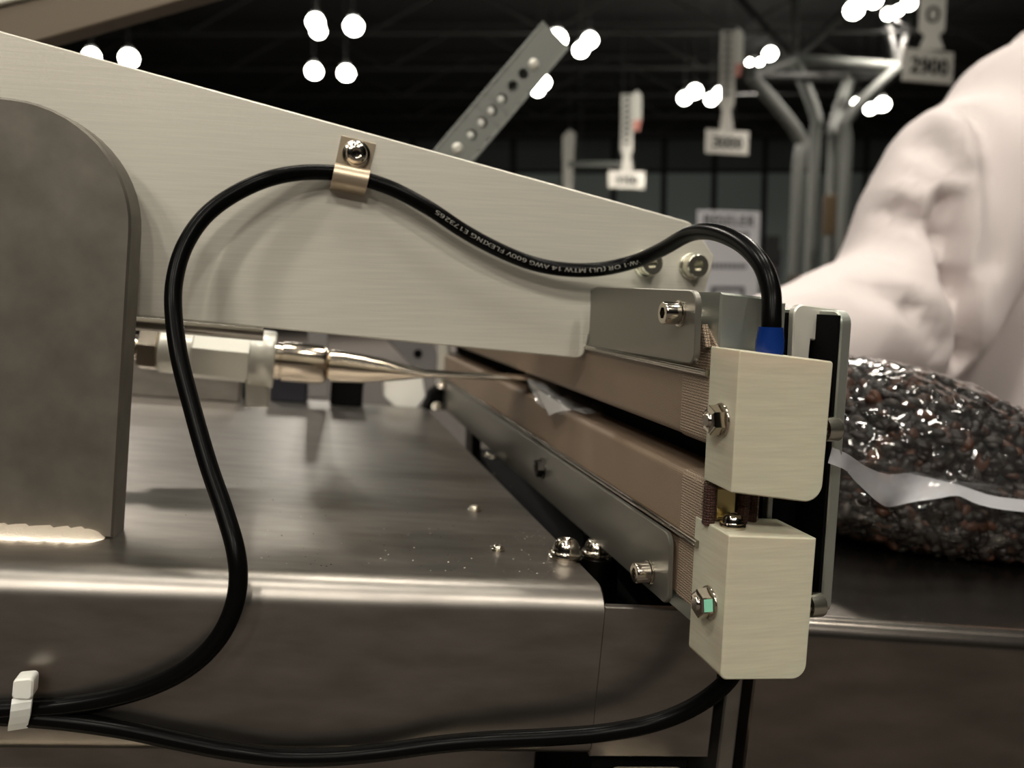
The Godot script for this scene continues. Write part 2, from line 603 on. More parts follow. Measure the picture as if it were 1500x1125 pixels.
func strut(under: Node3D, called: String, a: Vector3, b: Vector3, r: float, m: Material) -> void:
	var mb := MB.new()
	mb.tube(PackedVector3Array([a, b]), r, 8, Vector3(0.3, 0.2, 1))
	part(called, mb, m, under)


func lettering(text: String, height: float, deep: float, t: Transform3D, mb: MB) -> void:
	var tm := TextMesh.new()
	var f := SystemFont.new()
	f.font_names = PackedStringArray(["Droid Sans"])
	f.font_weight = 700
	tm.font = f
	tm.font_size = 32
	tm.text = text
	tm.depth = 0.05
	tm.pixel_size = 0.01
	tm.curve_step = 2.0
	var box := tm.get_aabb()
	var s := height / maxf(box.size.y, 0.001)
	var a := tm.surface_get_arrays(0)
	for k in tm.get_surface_count():
		a = tm.surface_get_arrays(k)
		var vs: PackedVector3Array = a[Mesh.ARRAY_VERTEX]
		var ns: PackedVector3Array = a[Mesh.ARRAY_NORMAL]
		var ix = a[Mesh.ARRAY_INDEX]
		var count: int = ix.size() if ix != null else vs.size()
		for i in range(0, count, 3):
			var q := []
			for j in 3:
				var e: int = ix[i + j] if ix != null else i + j
				var p := vs[e] - box.get_center()
				q.append([t * Vector3(p.x * s, p.y * s, p.z / 0.05 * deep), t.basis * ns[e]])
			mb.tri(q[0][0], q[1][0], q[2][0], q[0][1], q[1][1], q[2][1])


func hall() -> void:
	var mb := MB.new()
	mb.box(Vector3(-45, -1.39, -50), Vector3(45, -1.09, 30))
	struct("floor", mb, M.hall_floor, HALL)
	mb = MB.new()
	mb.box(Vector3(-45, 11.0, -50), Vector3(45, 11.3, 30))
	struct("ceiling", mb, M.hall_black, HALL)
	mb = MB.new()
	mb.box(Vector3(-45, -1.39, -50.3), Vector3(45, 11.3, -50))
	struct("wall_back", mb, M.hall_black, HALL)
	mb = MB.new()
	mb.box(Vector3(-45, -1.39, 30), Vector3(45, 11.3, 30.3))
	struct("wall_front", mb, M.hall_black, HALL)
	for s in [["wall_left", -45.3], ["wall_right", 45.0]]:
		mb = MB.new()
		mb.box(Vector3(s[1], -1.39, -50.3), Vector3(s[1] + 0.3, 11.3, 30.3))
		struct(s[0], mb, M.hall_black, HALL)
	# grey wall panels between dark posts along the back wall, in two rows
	var back := get_node("wall_back")
	for i in 24:
		var x: float = Vector3(8.657, 6.095, -49.9).x + 3.0 * (i - 14)
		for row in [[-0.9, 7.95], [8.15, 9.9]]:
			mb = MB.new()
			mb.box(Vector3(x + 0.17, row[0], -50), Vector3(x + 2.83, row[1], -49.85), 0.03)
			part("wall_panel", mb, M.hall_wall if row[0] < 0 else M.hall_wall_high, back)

	# unseen lamps over the stand; those behind camera and over aisle are added fill
	for i in OVERHEAD.size():
		var p: Array = OVERHEAD[i]
		lamp(Vector3(p[0], p[1], p[2]), 0.3, p[3], "high bay lamp out of view, " + OVERHEAD_WORDS[i], "high bay lamps above the stand", true)
	# the lamps in view, in clusters under the dark ceiling
	var seen := [
		[Vector3(-4.801, 6.736, -20), 0.26, "glowing high bay lamp, upper left of the five above the cable clip", 0], [Vector3(-4.978, 6.86, -21), 0.24, "glowing high bay lamp overlapping the upper left one above the cable clip", 0],
		[Vector3(-3.9, 6.64, -20), 0.28, "glowing high bay lamp, upper right of the five above the cable clip", 0], [Vector3(-5.589, 6.454, -23), 0.28, "glowing high bay lamp, lower left of the five above the cable clip", 0],
		[Vector3(-4.713, 6.397, -23), 0.28, "glowing high bay lamp, lower right of the five above the cable clip", 0],
		[Vector3(-11.16, 6.571, -22), 0.26, "glowing high bay lamp, left of the pair cut by the sloping arm edge", 1], [Vector3(-10.18, 6.516, -22), 0.30, "glowing high bay lamp, right of the pair cut by the sloping arm edge", 1],
		[Vector3(1.078, 7.594, -24), 0.36, "large glowing high bay lamp behind the top of the perforated beam", 2], [Vector3(2.005, 7.553, -24), 0.28, "glowing high bay lamp right of the perforated beam top, upper one", 2], [Vector3(1.829, 7.596, -25), 0.28, "glowing high bay lamp right of the perforated beam top, lower one", 2],
		[Vector3(0.7536, 6.928, -26), 0.28, "glowing high bay lamp touching the right edge of the perforated beam, upper one", 2], [Vector3(0.6085, 6.961, -27), 0.26, "glowing high bay lamp touching the right edge of the perforated beam, lower one", 2],
		[Vector3(5.835, 7.16, -28), 0.30, "glowing high bay lamp left of the 3000 banner, second from the left", 3], [Vector3(5.697, 7.189, -29), 0.28, "glowing high bay lamp left of the 3000 banner, leftmost", 3],
		[Vector3(7.125, 7.599, -30), 0.28, "glowing high bay lamp touching the 3000 banner from the left", 3], [Vector3(7.067, 7.633, -31), 0.28, "glowing high bay lamp left of the 3000 banner, third from the left", 3],
		[Vector3(8.876, 8.954, -30), 0.30, "large glowing high bay lamp right of the 3000 banner top", 3], [Vector3(10.23, 10.38, -36), 0.18, "tiny glowing high bay lamp beside the large one right of the 3000 banner", 3], [Vector3(9.794, 10.38, -36), 0.18, "tiny glowing high bay lamp nearest the pink tail of the 3000 banner", 3],
		[Vector3(8.636, 7.666, -22), 0.30, "glowing high bay lamp at the top edge, leftmost of the five before the 2900 banner", 4], [Vector3(9.135, 7.901, -22), 0.26, "glowing high bay lamp cut by the top edge, second of five before the 2900 banner", 4],
		[Vector3(11.25, 8.916, -26), 0.22, "glowing high bay lamp, lowest of the five before the 2900 banner", 4], [Vector3(12.44, 9.709, -28), 0.20, "small glowing high bay lamp right of the lowest before the 2900 banner", 4], [Vector3(11.88, 9.234, -26), 0.26, "glowing high bay lamp nearest the 2900 banner at the top edge", 4],
		[Vector3(12.02, 7.231, -30), 0.25, "glowing high bay lamp, left of three between column and white shoulder", 5], [Vector3(12.9, 7.276, -31), 0.25, "glowing high bay lamp, middle and lowest of three between column and white shoulder", 5], [Vector3(12.91, 7.205, -30), 0.32, "glowing high bay lamp, right of three between column and white shoulder", 5],
	]
	var sets := ["lamps above the cable clip", "lamps above the arm edge", "lamps round the perforated beam", "lamps near the 3000 sign", "lamps beside the 2900 sign", "lamps between column and shoulder"]
	for s in seen:
		lamp(s[0], s[1], HALL_LAMP, s[2], sets[s[3]])

	# the branching column
	var foot := Vector3(Vector3(9.646, -1.061, -26).x, -1.09, -26)
	var col := thing("branching_column", "tall grey steel column of tubes branching into a square frame under the roof", "column", HALL, foot)
	var legs := [[Vector3(8.336, 5.044, -25), Vector3(6.579, 6.509, -24)], [Vector3(9.33, 5.974, -26.5), Vector3(8.916, 7.97, -27.5)], [Vector3(10.12, 5.756, -26), Vector3(11.85, 7.422, -26.5)], [Vector3(10.11, 5.765, -27), Vector3(11.33, 7.855, -29)]]
	for l in legs:
		var a: Vector3 = l[0]
		mb = MB.new()
		mb.tube(spline(PackedVector3Array([Vector3(a.x - 0.05, -1.09, a.z), Vector3(a.x, a.y - 1.0, a.z), a, l[1]]), 6), 0.19, 10, Vector3(0, 0, 1))
		part("column_tube", mb, M.hall_steel, col)
	for e in [[0, 1], [1, 2], [2, 3], [3, 0]]:
		strut(col, "frame_tube", legs[e[0]][1], legs[e[1]][1], 0.19 if e[1] < 3 and e[0] < 3 else 0.14, M.hall_steel if e[1] < 3 and e[0] < 3 else M.truss)
	for s in [[legs[1][1], Vector3(8.887, 10.27, -27.5)], [legs[1][1], Vector3(7.673, 10.86, -30)], [legs[1][1], Vector3(12.09, 10.91, -30)], [legs[2][1], Vector3(12.7, 10.73, -30)], [legs[2][1], Vector3(13.89, 10.72, -30)]]:
		strut(col, "roof_strut", s[0], s[1], 0.13, M.truss)
	mb = MB.new()
	mb.box(Vector3(9.156, 2.154, -25.2), Vector3(9.472, 3.333, -24.9), 0.02)
	part("notice_panel", mb, M.wood_tan, col, "tan panel between the column tubes")

	# the space frame of the roof, dim
	for k in 7:
		var z := -20.0 - 4.0 * k
		var t := thing("roof_truss", "dim steel roof truss, %s row under the dark hall ceiling" % ["nearest", "second", "third", "fourth", "fifth", "sixth", "farthest"][k], "truss", HALL, Vector3(0, 9.0, z))
		for y in [9.0, 10.6]:
			strut(t, "chord", Vector3(-32, y, z), Vector3(34, y, z), 0.06, M.truss)
		for i in 22:
			strut(t, "web_tube", Vector3(-32 + i * 3.0, 9.0 if i % 2 else 10.6, z), Vector3(-29 + i * 3.0, 10.6 if i % 2 else 9.0, z), 0.045, M.truss)

	aisle_sign("2900", Vector3(6.283, 3.965, -14), Vector3(7.248, 3.94, -14), 0.26, "white hanging aisle sign reading 2900 beside the white coated shoulder", [Vector3(6.568, 5.326, -14), Vector3(6.99, 5.324, -14), Vector3(7.023, 4.191, -14)], false)
	aisle_sign("3000", Vector3(5.303, 4.696, -24), Vector3(6.627, 4.674, -24), 0.33, "white hanging aisle sign reading 3000 left of the branching column", [Vector3(5.7, 7.764, -24), Vector3(6.123, 7.763, -24), Vector3(6.133, 4.999, -24)], true)
	aisle_sign("3100", Vector3(3.183, 4.56, -30), Vector3(4.554, 4.534, -30), 0.30, "small white hanging aisle sign reading 3100 above the arm slope", [Vector3(3.638, 7.538, -30), Vector3(4.074, 7.536, -30), Vector3(4.011, 4.871, -30)], true)
	# a further banner with a bar, half hidden by the arm
	var o := thing("hanging_banner", "narrow white hanging banner farthest left, its foot hidden by the arm", "banner", HALL, Vector3(1.996, 4.436, -33))
	mb = MB.new()
	mb.plate(poly([Vector2(1.752, 4.436), Vector2(1.714, 6.68), Vector2(1.981, 6.941), Vector2(2.223, 6.783), Vector2(2.174, 6.022), Vector2(2.104, 4.436)]), -32.95, -33.05)
	part("banner_panel", mb, M.sign_white, o)
	strut(o, "hanger_wire", Vector3(1.983, 6.548, -33), Vector3(Vector3(1.983, 6.548, -33).x, 11.0, -33), 0.01, M.truss)
	o = thing("hanging_bar", "pale horizontal bar hanging between the two left banners", "bar", HALL, Vector3(3.129, 5.428, -32))
	mb = MB.new()
	mb.box(Vector3(1.877, 5.303, -32), Vector3(4.351, 5.519, -31.8), 0.02)
	part("bar_tube", mb, M.hall_steel, o)
	for x in [Vector3(2.339, 5.413, -31.9), Vector3(3.951, 5.41, -31.9)]:
		strut(o, "hanger_wire", x, Vector3(x.x, 11.0, x.z), 0.012, M.truss)

	# the poster stand
	var pz := -9.0
	o = thing("poster_stand", "grey white poster stand headed BESELER behind the arm tip", "poster", HALL, Vector3(Vector3(2.274, 0.2201, -9).x, -1.09, pz))
	var pt := Transform3D(Basis(Vector3.UP, 0.25), Vector3(Vector3(2.274, 0.2201, -9).x, 0, pz))
	mb = MB.new()
	mb.box(Vector3(-0.37, -1.0, -0.02), Vector3(0.37, 1.03, 0.0), 0.004, pt)
	var board := part("poster_board", mb, M.poster_grey, o)
	mb = MB.new()
	lettering("BESELER", 0.11, 0.004, pt * Transform3D(Basis(), Vector3(0, 0.93, 0.003)), mb)
	part("poster_heading", mb, M.poster_dark, board)
	for k in [[0.76, 0.5, 0.05], [0.42, 0.46, 0.045]]:
		mb = MB.new()
		for i in 9:
			mb.box(Vector3(-k[1] / 2 + i * k[1] / 9.0, k[0], 0), Vector3(-k[1] / 2 + (i + 0.75) * k[1] / 9.0, k[0] + k[2], 0.003), 0, pt)
		part("text_line", mb, M.poster_dark, board)
	mb = MB.new()
	for b in [[-0.2, 0.18, 0.2, 0.22], [-0.2, -0.15, 0.2, -0.11], [-0.2, -0.11, -0.16, 0.18], [0.16, -0.11, 0.2, 0.18], [-0.12, 0.04, 0.1, 0.1]]:
		mb.box(Vector3(b[0], b[1], 0), Vector3(b[2], b[3], 0.003), 0, pt)
	part("picture_frame", mb, M.poster_dark, board)
	mb = MB.new()
	mb.box(Vector3(-0.4, -1.09, -0.2), Vector3(0.4, -1.0, 0.18), 0.01, pt)
	part("stand_foot", mb, M.lamp_shell, o)
	# booth things far behind the poster
	o = thing("dark_display_case", "dark display case standing between the poster and the column", "display case", HALL, Vector3(Vector3(4.282, 0.1117, -14).x, -1.09, -14))
	mb = MB.new()
	mb.box(Vector3(4.17, -1.283, -14), Vector3(4.314, 0.9426, -13.6), 0.02)
	part("case_body", mb, M.poster_dark, o)
	mb = MB.new()
	mb.box(Vector3(4.041, 0.7214, -13.6), Vector3(4.258, 1.159, -13.55), 0.01)
	part("case_screen", mb, M.sign_black, o)
	o = thing("brown_booth_counter", "small reddish brown booth counter seen just left of the white sleeve", "counter", HALL, Vector3(Vector3(3.967, 0.0955, -12).x, -1.09, -12))
	mb = MB.new()
	mb.box(Vector3(3.892, -0.6990, -12), Vector3(4.072, 0.4346, -11.6), 0.02)
	part("counter_body", mb, M.wood_tan, o)


func aisle_sign(text: String, a: Vector3, b: Vector3, half: float, label: String, banner: Array, second: bool) -> void:
	var mid := (a + b) / 2.0
	var w := a.distance_to(b) * 1.02
	var t := Transform3D(Basis(Vector3.UP, 0.28), mid)
	var o := thing("aisle_sign", label, "sign", HALL, mid, "hanging aisle signs")
	var mb := MB.new()
	mb.box(Vector3(-w / 2, -half, -0.05), Vector3(w / 2, half, 0.0), 0.01, t)
	var board := part("sign_board", mb, M.sign_white, o)
	mb = MB.new()
	lettering(text, half * 0.95, 0.02, t * Transform3D(Basis(), Vector3(0, 0, 0.012)), mb)
	part("sign_number", mb, M.sign_black, board)
	for s in [-0.4, 0.4]:
		strut(o, "hanger_wire", Vector3(mid.x + w * s * 0.3, mid.y + half, banner[2].z), Vector3(mid.x + w * s * 0.3, 11.0, banner[2].z), 0.01, M.truss)
	# the banner above it narrows to a stem that carries the board
	var l: Vector3 = banner[0]
	var r: Vector3 = banner[1]
	var low: Vector3 = banner[2]
	var bw := r.x - l.x
	var cx := (l.x + r.x) / 2.0
	var foot := mid.y + half
	var p := poly([Vector2(cx - bw / 2, l.y), Vector2(cx + bw / 2, l.y), Vector2(cx + bw / 2, foot + (l.y - foot) * 0.28), Vector2(cx + bw * 0.28, foot + (l.y - foot) * 0.2), Vector2(cx + bw * 0.5, foot), Vector2(cx - bw * 0.45, foot), Vector2(cx - bw * 0.28, foot + (l.y - foot) * 0.2), Vector2(cx - bw / 2, foot + (l.y - foot) * 0.28)])
	mb = MB.new()
	mb.plate(p, low.z + 0.02, low.z - 0.02, 0.005)
	var ban := part("banner_panel", mb, M.sign_white, o)
	mb = MB.new()
	if text == "2900":
		lettering("O", bw * 0.62, 0.01, Transform3D(Basis(), Vector3(cx, Vector3(6.738, 4.766, -14).y, low.z + 0.026)), mb)
	else:
		for i in 9:
			var y: float = lerpf(l.y, foot + (l.y - foot) * 0.3, (i + 0.8) / 9.5)
			mb.box(Vector3(cx - bw * 0.22, y, low.z + 0.02), Vector3(cx + bw * 0.16, y + (l.y - foot) * 0.035, low.z + 0.03))
	part("banner_lettering", mb, M.sign_black, ban)
	if second:
		mb = MB.new()
		var s := bw * 1.05
		var t2 := Transform3D(Basis(Vector3.UP, 0.5), Vector3(cx + bw * 0.85, l.y - bw * 0.3, low.z - 0.4))
		mb.plate(poly([Vector2(-s / 2, -s * 1.6), Vector2(s / 2, -s * 1.4), Vector2(s / 2, s * 0.5), Vector2(0, s * 0.8), Vector2(-s / 2, s * 0.2)]), 0.02, -0.02, 0.005, t2)
		part("banner_wing", mb, M.sign_white, o)
		mb = MB.new()
		mb.plate(poly([Vector2(-s / 2, -s * 2.3), Vector2(s * 0.3, -s * 2.3), Vector2(s / 2, -s * 1.4), Vector2(-s / 2, -s * 1.6)]), 0.02, -0.02, 0.005, t2)
		part("banner_tail", mb, M.sign_pink, o, "pinkish lower end of the banner")


# ---------------------------------------------------------------- the base and the side cabinet
func machine() -> void:
	var X := Basis(Vector3(0, 0, -1), Vector3(0, 1, 0), Vector3(1, 0, 0))   # plate XY (depth, height) extruded along x
	var o := thing("machine_base", "brushed stainless steel machine base with a rounded front edge under the arm", "machine base", ID, Vector3(-0.15, -1.0, -0.45))
	var prof := []
	prof.append([Vector2(0.655, 0.0), 0.0])
	prof.append([Vector2(0.245, 0.0), 0.0095])
	prof.append([Vector2(0.245, -0.0555), 0.004])
	prof.append([Vector2(0.30, -0.0555), 0.0])
	prof.append([Vector2(0.30, -1.0), 0.0])
	prof.append([Vector2(0.655, -1.0), 0.0])
	var p := rounded(prof, 10)
	var mb := MB.new()
	mb.plate(p, 0.0735, -0.5, 0.0006, Transform3D(X, Vector3.ZERO))
	for i in mb.v.size():   # its right end is cut along the jaws
		if mb.v[i].x > 0.0:
			mb.v[i].x += (mb.v[i].z + 0.249) * 0.103
	part("cabinet_body", mb, M.brushed_steel, o)
	# right of that cut the jaws stand over a dark slot behind a front apron
	mb = MB.new()
	mb.box(Vector3(0.0733, -0.0555, -0.2485), Vector3(0.1138, -0.0052, -0.2451), 0.0004)
	part("front_apron", mb, M.brushed_steel, o)
	mb = MB.new()
	mb.box(Vector3(0.1085, -0.0555, -0.655), Vector3(0.1138, -0.0108, -0.2485), 0.0004)
	mb.box(Vector3(0.0755, -1.0, -0.655), Vector3(0.1083, -0.030, -0.249))
	part("slot_well", mb, M.rubber, o)  # slot coloured black, its shade put into the surface
	mb = MB.new()
	mb.lathe([Vector2(0, 0.026), Vector2(0.006, 0.026), Vector2(0.006, 0)], 18, Transform3D(Basis(Vector3.RIGHT, -PI / 2), Vector3(0.0822, -0.030, -0.2936)))
	part("slot_boss", mb, M.dark_steel, o)
	# dust and specks on its top
	var speck := SphereMesh.new()
	speck.radius = 0.5
	speck.height = 0.6
	speck.radial_segments = 8
	speck.rings = 4
	speck.material = M.bean
	var specks := MultiMesh.new()
	specks.transform_format = MultiMesh.TRANSFORM_3D
	specks.use_colors = true
	specks.mesh = speck
	specks.instance_count = 170
	for i in 170:
		var z := -0.258 - 0.16 * pow(rng.randf(), 1.6)
		var s := rng.randf_range(0.00025, 0.0007)
		specks.set_instance_transform(i, Transform3D(Basis.from_scale(Vector3(s, s * 0.5, s)), Vector3(lerpf(-0.075, 0.064, pow(rng.randf(), 0.6)), 0.00005, z) - org[o]))
		specks.set_instance_color(i, Color(0.02, 0.018, 0.015) if rng.randf() < 0.6 else Color(0.55, 0.5, 0.42))
	var dust := MultiMeshInstance3D.new()
	dust.name = "dust_specks"
	dust.multimesh = specks
	dust.set_meta("kind", "stuff")
	o.add_child(dust, true)
	# screws and rivets on its top
	var up := Basis(Vector3.RIGHT, -PI / 2)
	dome_screw(o, "dome_screw", Transform3D(up, Vector3(0.0666, 0.0000, -0.2771)), 0.0061, 0.0072, M.bolt_steel, "large domed screw")
	dome_screw(o, "dome_screw", Transform3D(up, Vector3(0.0822, -0.004, -0.2936)), 0.0058, 0.0066, M.bolt_steel)
	for q in [[Vector3(0.0431, 0.0000, -0.2832), 0.0026], [Vector3(0.0399, 0.0000, -0.3376), 0.0030], [Vector3(0.0596, 0.0000, -0.4640), 0.0028], [Vector3(0.0620, 0.0000, -0.4567), 0.0024]]:
		dome_screw(o, "rivet", Transform3D(up, q[0]), q[1], q[1] * 0.75, M.bolt_steel)
	# the front lower rails
	for k in [[-0.45, 0.0604, "long", -0.0588], [0.0795, 0.106, "short", -0.0575]]:
		var r := thing("frame_rail", "long steel frame rail below the base at the bottom edge" if k[2] == "long" else "short steel frame rail below the base near the vertical gap", "rail", ID, Vector3((k[0] + k[1]) / 2, -0.077, -0.238), "frame rails below the base")
		mb = MB.new()
		mb.plate(rounded([[Vector2(k[0], k[3]), 0.003], [Vector2(k[1], k[3]), 0.004], [Vector2(k[1], -0.077), 0.004], [Vector2(k[0], -0.077), 0.003]]), -0.2315, -0.2445, 0.0016)
		part("rail_body", mb, M.rail_steel, r)
	# upright strip in the gap between base and side cabinet
	o = thing("gap_strip", "narrow vertical steel strip in the dark gap beside the side cabinet", "metal strip", ID, Vector3(0.121, -1.0, -0.27))
	mb = MB.new()
	mb.box(Vector3(0.1205, -1.0, -0.40), Vector3(0.1264, -0.012, -0.252), 0.0006)
	part("strip_body", mb, M.bead_blasted_steel, o)

	# gusset welded on the base
	o = thing("support_gusset", "grey steel gusset plate with a rounded corner welded upright on the base", "support bracket", ID, Vector3(-0.13, 0.0, -0.283))
	mb = MB.new()
	mb.plate(rounded([[Vector2(-0.26, 0.0), 0.0], [Vector2(-0.0852, 0.0), 0.0], [Vector2(-0.0835, 0.1365), 0.036], [Vector2(-0.26, 0.1365), 0.0]], 14), -0.277, -0.289, 0.0007)
	part("gusset_plate", mb, M.bead_blasted_steel, o)
	mb = MB.new()
	var pts := PackedVector3Array()
	var rx := []
	var ry := []
	for i in 150:
		var u := i / 149.0
		pts.append(Vector3(-0.245 + 0.1575 * u, -0.0002, -0.2768))
		var ripple := fposmod(u * 27.0 + 0.25 * sin(u * 40.0), 1.0)
		var w: float = (0.72 + 0.28 * sqrt(ripple)) * sqrt(clampf((1.0 - u) * 26.0, 0.02, 1.0))
		rx.append(0.0088 * w)
		ry.append(0.0040 * w)
	mb.tube(pts, 0.003, 14, Vector3.UP, rx, ry)
	part("weld_bead", mb, M.weld, o, "bright rippled weld bead")

	# the side cabinet, turned a little
	var f := Transform3D(Basis(Vector3.UP, deg_to_rad(-5.0)), Vector3(0.1494, -0.0080, -0.2494))
	o = thing("side_cabinet", "dark stainless steel side cabinet with a rounded bright front edge under the bag", "cabinet", f, Vector3(0.25, -0.99, -0.2))
	mb = MB.new()
	mb.plate(rounded([[Vector2(0.42, 0.0), 0.0], [Vector2(-0.003, 0.0), 0.0065], [Vector2(-0.003, -0.98), 0.0], [Vector2(0.42, -0.98), 0.0]], 10), 0.62, -0.021, 0.0006, Transform3D(X, Vector3.ZERO))
	part("cabinet_body", mb, M.side_steel, o)


# ---------------------------------------------------------------- arm, clip, cables
func arm_and_cables() -> void:
	var o := thing("lever_arm", "long brushed aluminium lever arm plate sloping down to the sealing jaws", "lever arm", JAW, Vector3(0.05, 0.03, -0.312))
	var mb := MB.new()
	mb.plate(rounded([[Vector2(-0.1727, 0.0954), 0.0], [Vector2(-0.1790, -0.0004), 0.0], [Vector2(-0.0576, -0.0111), 0.0], [Vector2(0.1069, -0.0251), 0.004], [Vector2(0.1096, -0.0120), 0.003], [Vector2(0.109, 0.0026), 0.001], [Vector2(0.1582, 0.0020), 0.0], [Vector2(0.1618, 0.0173), 0.002], [Vector2(0.1507, 0.0306), 0.006], [Vector2(0.1362, 0.0336), 0.02]], 8), -0.309, -0.315, 0.0005)
	part("arm_plate", mb, M.brushed_aluminium, o)
	for q in [Vector3(0.1514, 0.0131, -0.3090), Vector3(0.1316, 0.0135, -0.3090)]:
		cap_screw(o, "cap_screw", Transform3D(Basis(), q), 0.0047, 0.0052, 0.0024, M.bolt_zinc, 2)

	# the P clip over the cable
	o = thing("cable_clip", "small steel clip holding the black cable to the arm plate", "clip", JAW, Vector3(0.0166, 0.0452, -0.3090))
	mb = MB.new()
	var a: Vector2 = Vector2(0.0119, 0.0548)
	var b: Vector2 = Vector2(0.0241, 0.0527)
	var c: Vector2 = Vector2(0.0220, 0.0431)
	var d: Vector2 = Vector2(0.0098, 0.0448)
	mb.plate(poly([a, b, c, d]), -0.3082, -0.309, 0.0001)
	# the loop bends out over the cable and back to the plate
	var along := Vector3(c.x - d.x, c.y - d.y, 0)
	var down := Vector3(d.x - a.x, d.y - a.y, 0).normalized()
	var start := Vector3(d.x, d.y, -0.3082)
	var bend := []
	for k in 9:
		var w := PI * k / 8.0
		bend.append([start + down * (0.0047 * (1.0 - cos(w))) + Vector3(0, 0, 0.0076 * pow(sin(w), 0.6)), 0])
	for layer in [0.0, -0.0008]:
		for k in 8:
			var p0: Vector3 = bend[k][0] + Vector3(0, 0, layer)
			var p1: Vector3 = bend[k + 1][0] + Vector3(0, 0, layer)
			var nn := []
			for e in [k, k + 1]:
				var dd: Vector3 = bend[mini(e + 1, 8)][0] - bend[maxi(e - 1, 0)][0]
				nn.append(along.cross(-dd).normalized() * (1.0 if layer == 0.0 else -1.0))
			mb.quad(p0, p0 + along, p1 + along, p1, nn[0], nn[0], nn[1], nn[1])
	for s in [0.0, 1.0]:
		for k in 8:
			var n := along.normalized() * (1.0 if s > 0 else -1.0)
			var p0: Vector3 = bend[k][0] + along * s
			var p1: Vector3 = bend[k + 1][0] + along * s
			mb.quad(p0, p1, p1 - Vector3(0, 0, 0.0008), p0 - Vector3(0, 0, 0.0008), n, n, n, n)
	part("clip_strap", mb, M.clip_steel, o)
	dome_screw(o, "clip_screw", Transform3D(Basis(), Vector3(0.0172, 0.0485, -0.3082)), 0.0050, 0.0034, M.bolt_steel)

	# the printed cable
	var line := spline(PackedVector3Array([Vector3(0.1227, -0.0119, -0.2000),Vector3(0.1227, -0.0054, -0.2000),Vector3(0.1237, 0.0029, -0.2030),Vector3(0.1244, 0.0104, -0.2100),Vector3(0.1255, 0.0169, -0.2240),Vector3(0.1263, 0.0214, -0.2430),Vector3(0.1272, 0.0220, -0.2620),Vector3(0.1259, 0.0177, -0.2810),Vector3(0.1208, 0.0135, -0.2940),Vector3(0.1090, 0.0103, -0.2990),Vector3(0.0960, 0.0097, -0.3010),Vector3(0.0827, 0.0116, -0.3020),Vector3(0.0693, 0.0162, -0.3020),Vector3(0.0562, 0.0224, -0.3020),Vector3(0.0434, 0.0299, -0.3020),Vector3(0.0311, 0.0359, -0.3030),Vector3(0.0214, 0.0391, -0.3045),Vector3(0.0154, 0.0405, -0.3052),Vector3(0.0094, 0.0411, -0.3050),Vector3(-0.0023, 0.0401, -0.3030),Vector3(-0.0136, 0.0366, -0.2990),Vector3(-0.0245, 0.0304, -0.2960),Vector3(-0.0330, 0.0227, -0.2930),Vector3(-0.0385, 0.0133, -0.2890),Vector3(-0.0412, 0.0032, -0.2850),Vector3(-0.0415, -0.0072, -0.2810),Vector3(-0.0389, -0.0219, -0.2730),Vector3(-0.0341, -0.0380, -0.2650),Vector3(-0.0289, -0.0535, -0.2570),Vector3(-0.0236, -0.0663, -0.2490),Vector3(-0.0202, -0.0759, -0.2430),Vector3(-0.0193, -0.0843, -0.2405),Vector3(-0.0208, -0.0926, -0.2395),Vector3(-0.0249, -0.1013, -0.2405),Vector3(-0.0319, -0.1091, -0.2420),Vector3(-0.0414, -0.1152, -0.2445),Vector3(-0.0531, -0.1197, -0.2475),Vector3(-0.0675, -0.1226, -0.2505),Vector3(-0.0806, -0.1233, -0.2525),Vector3(-0.0987, -0.1230, -0.2545)]), 7)
	o = thing("cable", "black printed cable looping from the clip down and over to the blue terminal", "cable", JAW, Vector3(-0.0201, -0.0844, -0.2410))
	mb = MB.new()
	mb.tube(line, 0.00272, 18, Vector3(0, 0, 1))
	part("cable_jacket", mb, M.cable_black, o)
	# its print: each letter is bent round the jacket, upside down as it runs leftwards
	mb = MB.new()
	var run := [0.0]
	for i in line.size() - 1:
		run.append(run[i] + line[i].distance_to(line[i + 1]))
	var text := "VW-1 OR (UL) MTW 14 AWG 600V FLEXING E173265"
	print_on(line, run, near(line, run, Vector3(0.1232, 0.0145, -0.2920)), near(line, run, Vector3(0.0444, 0.0292, -0.3020)), text, 0.0018, 0.0, mb)
	part("cable_print", mb, M.print_grey, o, "pale printed lettering")
	mb = MB.new()
	var tp := PackedVector3Array([Vector3(0.1222, -0.0153, -0.1995), Vector3(0.1223, -0.0132, -0.1995), Vector3(0.1223, -0.0110, -0.1995), Vector3(0.1223, -0.0071, -0.1995)])
	mb.tube(tp, 0.004, 20, Vector3(0, 0, 1), [0.0038, 0.0040, 0.0040, 0.0034], [0.0031, 0.0033, 0.0033, 0.0031])
	part("terminal_sleeve", mb, M.terminal_blue, o, "blue crimp terminal sleeve")

	# the lower cable
	o = thing("cable", "plain black cable running along the bottom of the base to the lower block", "cable", JAW, Vector3(-0.0060, -0.1414, -0.2430))
	mb = MB.new()
